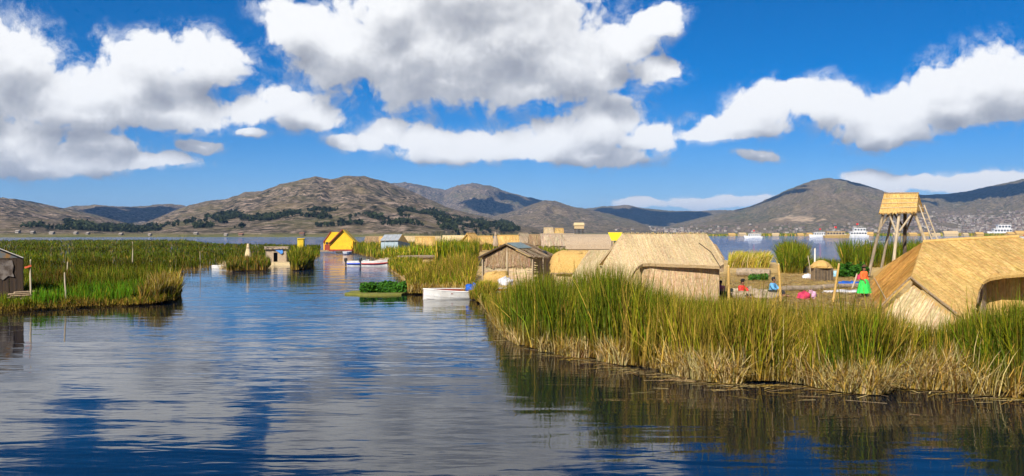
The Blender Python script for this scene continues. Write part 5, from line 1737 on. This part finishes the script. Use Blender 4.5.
def standing_woman():
    g = on(864, 297.5, .29)
    root = empty('person', g, 'person standing in orange top, bright green skirt and brown hat', 'person')
    root.rotation_euler.z = .5
    j = dict(pel=(0, 0, .84, .13), wai=(0, -.01, .98, .115), che=(0, -.01, 1.16, .135), nek0=(0, 0, 1.28, .06), nek=(0, -.01, 1.33, .048), hed0=(0, -.02, 1.40, .082), hed=(0, -.02, 1.48, .085),
             shl=(-.15, 0, 1.235, .06), ell=(-.23, -.03, 1.0, .045), wrl=(-.16, -.16, .86, .03), shr=(.15, 0, 1.235, .06), elr=(.22, .02, 1.0, .045), wrr=(.20, -.12, .82, .03),
             hil=(-.09, 0, .78, .09), knl=(-.10, -.02, .44, .062), anl=(-.10, .02, .09, .042), fol=(-.10, -.09, .04, .036), tol=(-.10, -.17, .03, .026),
             hir=(.09, 0, .78, .09), knr=(.10, -.02, .44, .062), anr=(.10, .02, .09, .042), for_=(.10, -.09, .04, .036), tor=(.10, -.17, .03, .026))
    e = [('pel', 'wai'), ('wai', 'che'), ('che', 'nek0'), ('nek0', 'nek'), ('nek', 'hed0'), ('hed0', 'hed'), ('che', 'shl'), ('shl', 'ell'), ('ell', 'wrl'), ('che', 'shr'), ('shr', 'elr'), ('elr', 'wrr'),
         ('pel', 'hil'), ('hil', 'knl'), ('knl', 'anl'), ('anl', 'fol'), ('fol', 'tol'), ('pel', 'hir'), ('hir', 'knr'), ('knr', 'anr'), ('anr', 'for_'), ('for_', 'tor')]
    hand(j, e, 'wrl', 1, (.1, -.3, -.5), 'l'); hand(j, e, 'wrr', -1, (0, -.25, -.6), 'r')
    skin_mesh('body', j, e, 'pel', SKIN, root)
    OR = mat('orange_blouse', (0.85, 0.17, 0.035), (0.68, 0.12, 0.03), 8, .85)
    tj = {k: (*j[k][:3], j[k][3] + .03) for k in ('wai', 'che', 'shl', 'ell', 'shr', 'elr')}
    tj['nek0'] = (0, 0, 1.265, .085); tj['hem'] = (0, 0, .84, .165)
    tj['cfl'] = (-.185, -.12, .90, .055); tj['cfr'] = (.207, -.08, .87, .055)
    skin_mesh('blouse', tj, [('hem', 'wai'), ('wai', 'che'), ('che', 'nek0'), ('che', 'shl'), ('shl', 'ell'), ('ell', 'cfl'), ('che', 'shr'), ('shr', 'elr'), ('elr', 'cfr')], 'che', OR, root)
    GR = mat('bright_green_skirt', (0.04, 0.62, 0.09), (0.03, 0.45, 0.07), 8, .85)
    vs, fs = [], []
    prof = [(.155, .92), (.23, .80), (.29, .60), (.34, .40), (.38, .22)]
    n = 28
    for i, (r, z) in enumerate(prof):
        for k in range(n):
            a = 2 * math.pi * k / n
            r2 = r * (1 + .07 * i / 4 * math.cos(7 * a))
            vs.append((r2 * math.cos(a), r2 * .9 * math.sin(a), z + .01 * math.cos(7 * a)))
    for i in range(len(prof) - 1):
        for k in range(n): fs.append((i * n + k, i * n + (k + 1) % n, (i + 1) * n + (k + 1) % n, (i + 1) * n + k))
    MB().add(vs, fs).build('skirt', GR, origin=(0, 0, 0), smooth=True).parent = root
    HT = mat('brown_felt_hat', (0.10, 0.05, 0.025), (0.07, 0.035, 0.02), 9, .9)
    MB().lathe((0, -.02, 1.525), [(.09, 0), (.165, .0), (.17, .012), (.10, .02), (.098, .06), (.085, .10), (.04, .118)], 18).build('hat', HT, origin=(0, 0, 0), smooth=True).parent = root
    MB().lathe((0, .035, 1.44), [(.03, -.10), (.075, -.04), (.085, .05), (.07, .085)], 12).build('hair', HAIR, origin=(0, 0, 0), smooth=True).parent = root
    MB().tube([(0.03, .10, 1.42), (.04, .145, 1.25), (.03, .16, 1.02)], [.022, .022, .012], 7).build('braid', HAIR, origin=(0, 0, 0), smooth=True).parent = root
    MB().slab([(.10, .13, 1.22), (.20, .05, 1.18), (.23, .06, .95), (.12, .16, .98)], .03, up=(0, 1, 0)).build('shawl_cloth', WHITEC, origin=(0, 0, 0)).parent = root
    face(root, (0, -.02, 1.45), (0, -1, 0), .085)


def sitting(label, g, rz, top, skirt, hat=None, scale=1.0, topname='jumper'):
    root = empty('person', g, label, 'person')
    root.rotation_euler.z = rz
    root.scale = (scale,) * 3
    j = dict(pel=(0, 0, .17, .13), wai=(0, -.03, .33, .12), che=(0, -.07, .52, .135), nek0=(0, -.09, .64, .06), nek=(0, -.10, .69, .05), hed0=(0, -.12, .76, .082), hed=(0, -.13, .84, .085),
             shl=(-.16, -.07, .58, .06), ell=(-.25, -.20, .40, .045), wrl=(-.10, -.36, .34, .03), shr=(.16, -.07, .58, .06), elr=(.25, -.20, .40, .045), wrr=(.10, -.36, .34, .03),
             hil=(-.10, -.06, .16, .095), knl=(-.19, -.42, .27, .068), anl=(-.12, -.66, .08, .045), fol=(-.12, -.76, .07, .036), tol=(-.12, -.83, .06, .028),
             hir=(.10, -.06, .16, .095), knr=(.19, -.42, .27, .068), anr=(.12, -.66, .08, .045), for_=(.12, -.76, .07, .036), tor=(.12, -.83, .06, .028))
    e = [('pel', 'wai'), ('wai', 'che'), ('che', 'nek0'), ('nek0', 'nek'), ('nek', 'hed0'), ('hed0', 'hed'), ('che', 'shl'), ('shl', 'ell'), ('ell', 'wrl'), ('che', 'shr'), ('shr', 'elr'), ('elr', 'wrr'),
         ('pel', 'hil'), ('hil', 'knl'), ('knl', 'anl'), ('anl', 'fol'), ('fol', 'tol'), ('pel', 'hir'), ('hir', 'knr'), ('knr', 'anr'), ('anr', 'for_'), ('for_', 'tor')]
    hand(j, e, 'wrl', 1, (.5, -.4, -.2), 'l'); hand(j, e, 'wrr', -1, (-.5, -.4, -.2), 'r')
    skin_mesh('body', j, e, 'pel', SKIN, root)
    tj = {k: (*j[k][:3], j[k][3] + .03) for k in ('wai', 'che', 'shl', 'ell', 'shr', 'elr')}
    tj['nek0'] = (0, -.085, .63, .085); tj['hem'] = (0, 0, .2, .16)
    tj['cfl'] = (-.14, -.32, .355, .055); tj['cfr'] = (.14, -.32, .355, .055)
    skin_mesh(topname, tj, [('hem', 'wai'), ('wai', 'che'), ('che', 'nek0'), ('che', 'shl'), ('shl', 'ell'), ('ell', 'cfl'), ('che', 'shr'), ('shr', 'elr'), ('elr', 'cfr')], 'che', top, root)
    sj = {k: (*j[k][:3], j[k][3] + .04) for k in ('pel', 'hil', 'knl', 'hir', 'knr')}
    sj['sl'] = (-.13, -.60, .12, .085); sj['sr'] = (.13, -.60, .12, .085)
    skin_mesh('trousers', sj, [('pel', 'hil'), ('hil', 'knl'), ('knl', 'sl'), ('pel', 'hir'), ('hir', 'knr'), ('knr', 'sr')], 'pel', skirt, root)
    MB().lathe((0, -.095, .80), [(.03, -.09), (.080, -.03), (.093, .05), (.075, .105), (.02, .125)], 14).build('hair', HAIR, origin=(0, 0, 0), smooth=True).parent = root
    if hat:
        MB().lathe((0, -.13, .885), [(.09, 0), (.15, 0), (.15, .012), (.10, .02), (.09, .08), (.04, .10)], 16).build('hat', hat, origin=(0, 0, 0), smooth=True).parent = root
    face(root, (0, -.13, .81), (0, -1, 0), .085)


DKC = mat('dark_cloth', (0.025, 0.022, 0.025), (0.04, 0.035, 0.035), 8, .9)


def bench(name, label, c, w, dpt, h, m):
    root = empty(name, c, label, 'bundle')
    for i in range(4):
        z = h * (i + .5) / 4
        for k in range(2):
            y = dpt * (k - .5) * .5
            MB().tube([(c[0] - w / 2 + random.uniform(-.06, .06), c[1] + y, c[2] + z), (c[0] + w / 2 + random.uniform(-.06, .06), c[1] + y, c[2] + z)], h / 7.2, 8).build('reed_bundle', m, root)
    return root


def yard():
    standing_woman()
    sitting('seated person in red jumper beside the big hut corner', on(741, 298.5, .29), .6, mat('red_jumper', (0.75, 0.05, 0.04), (0.55, 0.035, 0.03), 8, .85), DKC, HAIR)
    sitting('person in pink top half hidden by the hut corner post', on(725, 298, .29) + Vector((0, .9, 0)), -.5, mat('pink_top', (0.75, 0.10, 0.28), (0.58, 0.08, 0.22), 8, .85), DKC, None, .9)
    sitting('seated person in light blue jumper before the golden post', on(771.5, 297, .29), .9, mat('light_blue_jumper', (0.13, 0.38, 0.68), (0.1, 0.30, 0.55), 8, .85), DKC, None, 1.1)
    # logs
    for lab, a, b, da, db, r, m in [('thick grey log along the back of the yard', (737, 267), (770, 267.5), 74, 73, .30, LOGM),
                                    ('long grey log lying across the yard', (772, 283), (822, 282.3), 54, 56, .16, LOGM),
                                    ('second grey log end to end with the long one', (822.5, 282), (862, 281.5), 57, 59, .14, LOGM),
                                    ('pale driftwood branch in front of the weeds', (729, 281), (768, 285), 53.5, 52.5, .13, PALEWOOD)]:
        A, B = at(*a, da), at(*b, db)
        A.z, B.z = .28 + r, .28 + r
        k = [A, A.lerp(B, .3) + Vector((0, 0, .02)), A.lerp(B, .7) + Vector((0, .05, -.01)), B]
        root = empty('log', A.lerp(B, .5) - Vector((0, 0, r)), lab, 'log')
        MB().tube(k, [r, r * 1.04, r * .97, r * .92], 12).build('trunk', m, root)
        for q, w in ((A, B), (B, A)):
            dv = (q - w).normalized()
            MB().tube([q, q + dv * .012], r * .86, 12).build('cut_end', SLABM['pale'][0], root)
    # drying reeds slope at the back
    P = scatter([(727, 268), (768, 268), (767, 264), (728, 264)], 2600, 1, .28)
    c = pal(2600, [2, 2, 1], [GOLD * np.array((.9, 1, .8)), G2 * 1.7, PALE])
    o = reeds('cut_reeds', 'yellow green cut reeds stacked to dry behind the thick log', P, .3, RNG.uniform(.9, 1.75, 2600), .05, leans(2600, .2, .42), c, c, c)
    # straw covered bundle with brown base
    c = on(822, 281, .28)
    root = empty('covered_stack', c, 'dark brown stack topped with golden straw in the yard', 'stack')
    MB().box((c.x, c.y, .28 + .45), (1.25, .9, .9)).build('stack', SLABM['brown'][0], root)
    for i in range(6):
        MB().box((c.x - .52 + i * .21, c.y - .47, .28 + .44), (.17, .05, .86)).build('board', DARKWOOD, root)
    MB().lathe((c.x - .05, c.y, .28 + .88), [(.68, 0), (.72, .12), (.5, .38), (.15, .52)], 14, jit=.12).build('straw_top', SLABM['gold'][0], root)
    # cloths and bundles
    cloth_heap('cloth_bundle', 'larger pink red cloth bundle on the yard straw', on(804, 299.5, .28), .36, .3, .34, PINKC, 'bundle', 12)
    cloth_heap('cloth_bundle', 'small lilac pink bundle touching the red one', on(812, 299, .28), .2, .2, .36, mat('lilac_cloth', (.62, .26, .42), (.5, .35, .45), 7, .85), 'bundle', 22)
    cloth_heap('laid_cloth', 'white cloth spread beside the standing person', on(850, 293, .28), 1.25, .5, .13, WHITEC, 'cloth', 13)
    cloth_heap('laid_cloth', 'bright blue cloth left of the standing person', on(851, 285.5, .28), .75, .4, .22, BLUEC, 'cloth', 14)
    cloth_heap('laid_cloth', 'pale turquoise cloth behind the long logs', on(841, 276.5, .28), 1.15, .55, .42, mat('turquoise_cloth', (.16, .46, .62), (.42, .55, .6), 3, .8), 'cloth', 15)
    cloth_heap('laid_cloth', 'small pink cloth just behind the standing person', on(862, 280, .28), .35, .3, .38, PINKC, 'cloth', 16)
    cloth_heap('laid_cloth', 'white cloth bit left of the dark brown stack', on(808, 279, .28), .38, .3, .3, WHITEC, 'cloth', 17)
    cloth_heap('straw_heap', 'grey straw pile in front of the pale driftwood', on(752, 298.5, .28), 1.3, .7, .42, SLABM['grey'][0], 'straw heap', 18)
    P = scatter([(640, 312), (900, 312), (900, 277), (740, 272), (640, 285)], 24000, 1.0, 0.28)
    n = len(P)
    a = RNG.uniform(0, 6.28, n); ln = RNG.uniform(.12, .4, n); w = RNG.uniform(.012, .022, n)
    z = RNG.uniform(.285, .36, (n, 1))
    dx, dy = np.cos(a) * ln, np.sin(a) * ln; sx, sy = -np.sin(a) * w, np.cos(a) * w
    V = np.stack([np.stack([P[:, 0] + i * dx + k * sx, P[:, 1] + i * dy + k * sy, z[:, 0] + .04 * (i > 0)], 1) for i, k in ((-1, -1), (-1, 1), (1, 1), (1, -1))], 1).reshape(-1, 3)
    o = np_mesh('loose_straw', V, np.arange(4 * n), np.full(n, 4), np.repeat(pal(n, [2, 2, 1, 1], [GOLD, PALE * .85, DRY, BRN]), 4, 0), STRAW)
    tag(o, 'loose cut straw strewn over the yard', kind='stuff')


yard()
# ------------------------------------------------------------------ far shore: floating village, town, woods
def far_shore():
    # reed belt in front of the right shore
    n = 14000
    px = RNG.uniform(705, 1100, n)
    d = 1120 + RNG.random(n) ** 1.3 * 220
    x = (px - 512) / FPX * d
    hh = (3.2 + 2.2 * fbm2(x / 18, d / 40, 3, 44)) * RNG.uniform(.6, 1.1, n) * np.interp(px, [705, 760, 1100], [.6, 1, 1])
    cm = pal(n, [2, 2, 1.5, 1], [G1 * 1.2, G2 * 1.2, DRY, GOLD])
    reeds('far_reed_belt', 'thin olive reed belt along the far right shore', np.stack([x, d], 1), -.1, hh.clip(.5, 5), 1.1, leans(n, .25), cm, cm, cm)
    k = [(-.0, 0)]
    specs = [(728, 735, 3.2), (738, 746, 3.8), (752, 757, 2.8), (772, 779, 3.4), (797, 803, 3.2), (806, 812, 3.6), (866, 873, 4.5), (893, 899, 3.6), (908, 917, 3.8), (921, 928, 4.2), (931, 940, 3.4), (943, 958, 5.6),
             (962, 968, 3.5), (975, 983, 4.4), (1006, 1014, 4.6), (1014, 1026, 5.8)]
    words = ['leftmost golden hut of the far shore village', 'golden hut second from left in the far shore village', 'tiny hut above the lone tour boat', 'hut right of the lone tour boat', 'golden hut by the pale quarry scar',
             'hut above the low pale tour boat', 'tall golden hut right of the two decked boat', 'hut seen between the watchtower legs', 'hut framed by the right watchtower legs', 'golden hut just right of the watchtower ladder',
             'low hut left of the largest far shore hut', 'largest golden hut in the far shore village', 'small hut right of the largest far hut', 'hut left of the far right tour boat', 'hut right of the far right tour boat', 'big orange hut at the right edge of the far shore']
    for (a, b, h), wd in zip(specs, words):
        d = random.uniform(1095, 1118)
        hut('shore_hut', wd, (((a + b) / 2 - 512) / FPX * d, d, .1), random.uniform(-.3, .3), (b - a) * d / FPX * .9, 5.5, h * .5, h, random.choice(['gold', 'gold', 'tan']), n=0, over=.5, group='huts of the far shore village')
    # yellow reed boat by the big hut
    boat('reed_boat', 'yellow reed boat moored before the largest far shore hut', on(967, 236.1), 0, 11, 3, 1.6, mat('yellow_reed', (.62, .42, .04), None, 1), group=None)
    # --- town on the slopes behind
    cols = [(.23, .17, .13), (.19, .14, .11), (.30, .26, .22), (.36, .32, .28), (.17, .125, .10), (.25, .20, .16)]
    tm = [mat('town_wall_%d' % i, c, tuple(v * .8 for v in c), .2, .9) for i, c in enumerate(cols)]
    rm = mat('town_rust_roof', (.26, .13, .08), (.18, .09, .06), .2, .8)
    protos = []
    for m_ in tm:
        me = MB().box((0, 0, 3), (9, 9, 6)).box((0, 0, 6.3), (9.6, 9.6, .6)).build('town_house', m_).data
        protos.append(me)
    for o in [o for o in COL.objects if o.name.startswith('town_house')]:
        bpy.data.objects.remove(o)
    cand = []
    tries = 0
    while len(cand) < 1500 and tries < 60:
        tries += 1
        px = RNG.uniform(600, 1090, 4000); d = RNG.uniform(2450, 4300, 4000)
        x = (px - 512) / FPX * d
        z = hill_z(x, d)
        py = HOR - (z - CAMH) / d * FPX
        lim = np.interp(px, [600, 660, 760, 860, 940, 1090], [229, 226, 224, 222, 211, 206])
        den = np.interp(px, [600, 700, 840, 900, 1090], [.25, .35, .6, 1, 1]) * np.clip((py - lim) / 9, 0, 1)
        ok = (py > lim) & (py < 233.5) & (z > 1) & (RNG.random(4000) < den * .6) & (fbm2(x / 120, d / 160, 2, 66) > -.15)
        cand += list(zip(x[ok], d[ok], z[ok]))
    cand = cand[:1500]
    cand.sort(key=lambda c: c[1])
    for i, (x, y, z) in enumerate(cand[:260]):
        o = bpy.data.objects.new('town_house', protos[i % len(protos)])
        COL.objects.link(o)
        o.location = (x, y, z - .8); o.rotation_euler.z = random.uniform(0, 1.5)
        s = random.uniform(.5, 1.0); o.scale = (s, s * random.uniform(.7, 1.3), s * random.uniform(.6, 1.2))
        tag(o, 'tiny town house on the lower slopes across the lake', 'house', 'town houses across the lake')
    mb = MB()
    for (x, y, z) in cand[260:]:
        s = random.uniform(4.5, 9)
        mb.box((x, y, z + 2), (s, s * random.uniform(.7, 1.3), random.uniform(3, 6)), random.uniform(0, 1.5), col=random.choice(cols))
    tag(mb.build('town', mat('town_walls', (1, 1, 1), (.85, .85, .85), .2, .9, attr=True)), 'dense pale town spread over the far right slopes', kind='stuff')
    # shore buildings on the left
    for i, (px, w, h, c) in enumerate([(18, 6, 4, 3), (33, 5, 3.4, 2), (52, 7, 3.6, 3), (76, 5, 3.4, 3), (88, 4, 3, 2), (121, 5, 3, 5), (150, 4, 3, 3), (196, 6, 3, 2), (226, 5, 3, 3), (241, 7, 3.2, 0), (302, 8, 4, 4), (537, 9, 6.5, 3)]):
        d = 915 if px < 400 else 760
        w, h = w * .5, h * .5
        x = (px - 512) / FPX * d
        z = float(hill_z(np.array([x]), np.array([float(d)]))[0])
        root = empty('shore_house', (x, d, z - .3), ['whitewashed', 'pale', 'small'][i % 3] + ' building on the far left shore, number %d from the left edge' % (i + 1) if px < 400 else 'white building on the hill foot left of the tiny tan huts', 'house', 'buildings on the far shore')
        words_ = ['leftmost', 'second', 'third', 'fourth', 'fifth', 'sixth', 'seventh', 'eighth', 'ninth', 'tenth', 'eleventh']
        if px < 400:
            root['label'] = words_[i] + ' of the low pale buildings along the far left shore' + (', counted from the left' if i else '')
        MB().box((x, d, z + h / 2 - .3), (w, 5, h)).build('wall', tm[c], root)
        MB().slab([(x - w / 2 - .3, d - 3, z + h - .5), (x + w / 2 + .3, d - 3, z + h - .5), (x + w / 2 + .3, d, z + h + .8), (x - w / 2 - .3, d, z + h + .8)], .15, up=(0, -1, 1)).build('roof_slope', rm if c in (0, 4) else tm[2], root)
        MB().slab([(x - w / 2 - .3, d + 3, z + h - .5), (x + w / 2 + .3, d + 3, z + h - .5), (x + w / 2 + .3, d, z + h + .8), (x - w / 2 - .3, d, z + h + .8)], .15, up=(0, 1, 1)).build('roof_slope', rm if c in (0, 4) else tm[2], root)
    # --- eucalyptus woods on the left hills
    n = 40000
    px = RNG.uniform(-120, 520, n); d = RNG.uniform(1000, 2500, n)
    x = (px - 512) / FPX * d
    z = hill_z(x, d)
    py = HOR - (z - CAMH) / d * FPX
    top = np.interp(px, [-120, 0, 60, 140, 180, 230, 300, 360, 420, 480, 520], [229, 229, 223, 227, 221, 215, 211, 210, 211, 219, 226])
    msk = fbm2(x / 17, d / 45, 3, 101) + 0.45 * fbm2(x / 110, d / 200, 2, 102)
    ok = (z > 2.5) & (py > top + 5 * fbm2(px / 14, px * 0, 2, 7)) & (msk > np.interp(py, [212, 226, 236, 239], [.22, .08, .02, .2]))
    x, d, z = x[ok][:4600], d[ok][:4600], z[ok][:4600]
    nt_ = len(x)
    per = 34
    H = RNG.uniform(2.4, 5.8, nt_); R = H * RNG.uniform(.28, .5, nt_)
    u = RNG.normal(0, 1, (nt_, per, 3)); u /= np.linalg.norm(u, axis=2, keepdims=True)
    u *= RNG.random((nt_, per, 1)) ** .4
    c = np.stack([x, d, z], 1)[:, None] + u * np.stack([R, R, H * .42], 1)[:, None] + np.array([0, 0, 1]) * (H * .56)[:, None, None]
    a, b = RNG.normal(0, 1, (nt_, per, 3)), RNG.normal(0, 1, (nt_, per, 3))
    sz = (R * .5)[:, None, None]
    V = np.stack([c + a * sz, c + b * sz, c - (a + b) * sz * .6], 2).reshape(-1, 3)
    col = np.repeat(np.array((.034, .044, .020)) * (1 + RNG.normal(0, .3, (nt_, 1, 1))).clip(.5, 1.8) * (1 + RNG.normal(0, .2, (nt_, per, 1))).clip(.5, 1.6) * np.ones((1, 1, 3)), 3, 1).reshape(-1, 3)
    # trunks
    tv, tc = [], []
    th = np.stack([x, d, z], 1)
    w = .12 * np.ones(nt_)
    T = np.stack([th + np.array([-.14, 0, -.5]), th + np.array([.14, 0, -.5]), th + np.stack([x * 0, x * 0, H * .7], 1)], 1).reshape(-1, 3)
    V = np.concatenate([V, T]); col = np.concatenate([col, np.tile((.09, .07, .05), (len(T), 1))])
    nf = len(V) // 3
    o = np_mesh('hillside_woods', V, np.arange(len(V)), np.full(nf, 3), col, mat('dark_foliage', (1, 1, 1), (.8, .8, .8), .5, .9, attr=True, spec=.1))
    tag(o, 'dark scattered woods on the lower slopes of the left hills', kind='stuff')


far_shore()


def litter():
    n = 420
    px = RNG.uniform(500, 1090, n) ** 1.0
    de = np.interp(px, fe_x, fe_d) - np.abs(RNG.exponential(.45, n)) + .3
    x = (px - 512) / FPX * de
    a = RNG.normal(.1, .5, n); ln = RNG.uniform(.1, .45, n); w = RNG.uniform(.008, .016, n)
    dx, dy = np.cos(a) * ln, np.sin(a) * ln; sx, sy = -np.sin(a) * w, np.cos(a) * w
    V = np.stack([np.stack([x + i * dx + k * sx, de + i * dy + k * sy, np.full(n, .012)], 1) for i, k in ((-1, -1), (1, -1), (1, 1), (-1, 1))], 1).reshape(-1, 3)
    o = np_mesh('floating_reeds', V, np.arange(4 * n), np.full(n, 4), np.repeat(pal(n, [2, 2, 1], [PALE, DRY, BRN]), 4, 0), STRAW)
    tag(o, 'broken reed bits floating along the near bank', kind='stuff')


litter()


def cloud_shade():
    """cumulus overhead, high above the frame, whose shade lies on the hills"""
    m = mat('cloud_white', (0.85, 0.85, 0.86), (0.8, 0.8, 0.82), .01, 1.0)
    mb = MB()
    alt = 1500.0
    for (px, py, d, rx, ry) in [(128, 214, 3750, 250, 520), (532, 203, 5600, 170, 420), (490, 211, 5000, 150, 420), (645, 214, 6000, 420, 900), (600, 217, 5600, 200, 500), (775, 193, 4500, 150, 330),
                                (880, 192, 4700, 210, 420), (1010, 196, 5000, 420, 900), (925, 203, 5200, 160, 500), (700, 218, 6000, 250, 600), (20, 203, 2800, 190, 160)]:
        g = at(px, py, d)
        t = (alt - g.z) / sun_dir.z
        c = g + sun_dir * t
        for k in range(16):
            a = k * 2.4
            rr = (k / 16) ** .5 * random.uniform(.7, 1.15)
            o = c + Vector((math.cos(a) * rr * rx, math.sin(a) * rr * ry, random.uniform(-20, 60)))
            f = random.uniform(.22, .55) * (1.1 - .5 * k / 16)
            n = 14
            mb.lathe(o, [(f * q, zz * f * rx * .55) for q, zz in ((.35, -.35), (.8, -.25), (1.0, 0), (.9, .35), (.6, .75), (.25, .97))], n, sx=rx, sy=ry, jit=.06)
    o = mb.build('clouds', m, smooth=True)
    tag(o, 'scattered white cumulus high above the lake', kind='structure')


cloud_shade()


def haze():
    mt = bpy.data.materials.new('thin_lake_haze')
    mt.use_nodes = True
    nt = mt.node_tree
    nt.nodes.clear()
    out = nt.nodes.new('ShaderNodeOutputMaterial')
    v = nt.nodes.new('ShaderNodeVolumePrincipled')
    v.inputs['Color'].default_value = (0.22, 0.50, 1.0, 1)
    v.inputs['Density'].default_value = HAZE
    v.inputs['Anisotropy'].default_value = 0.0
    nt.links.new(v.outputs[0], out.inputs['Volume'])
    o = MB().box((0, 9500, 197.5), (42000, 23000, 401)).build('haze', mt)
    tag(o, 'thin blue haze over the lake and hills', kind='stuff')


HAZE = 6.0e-5
haze()
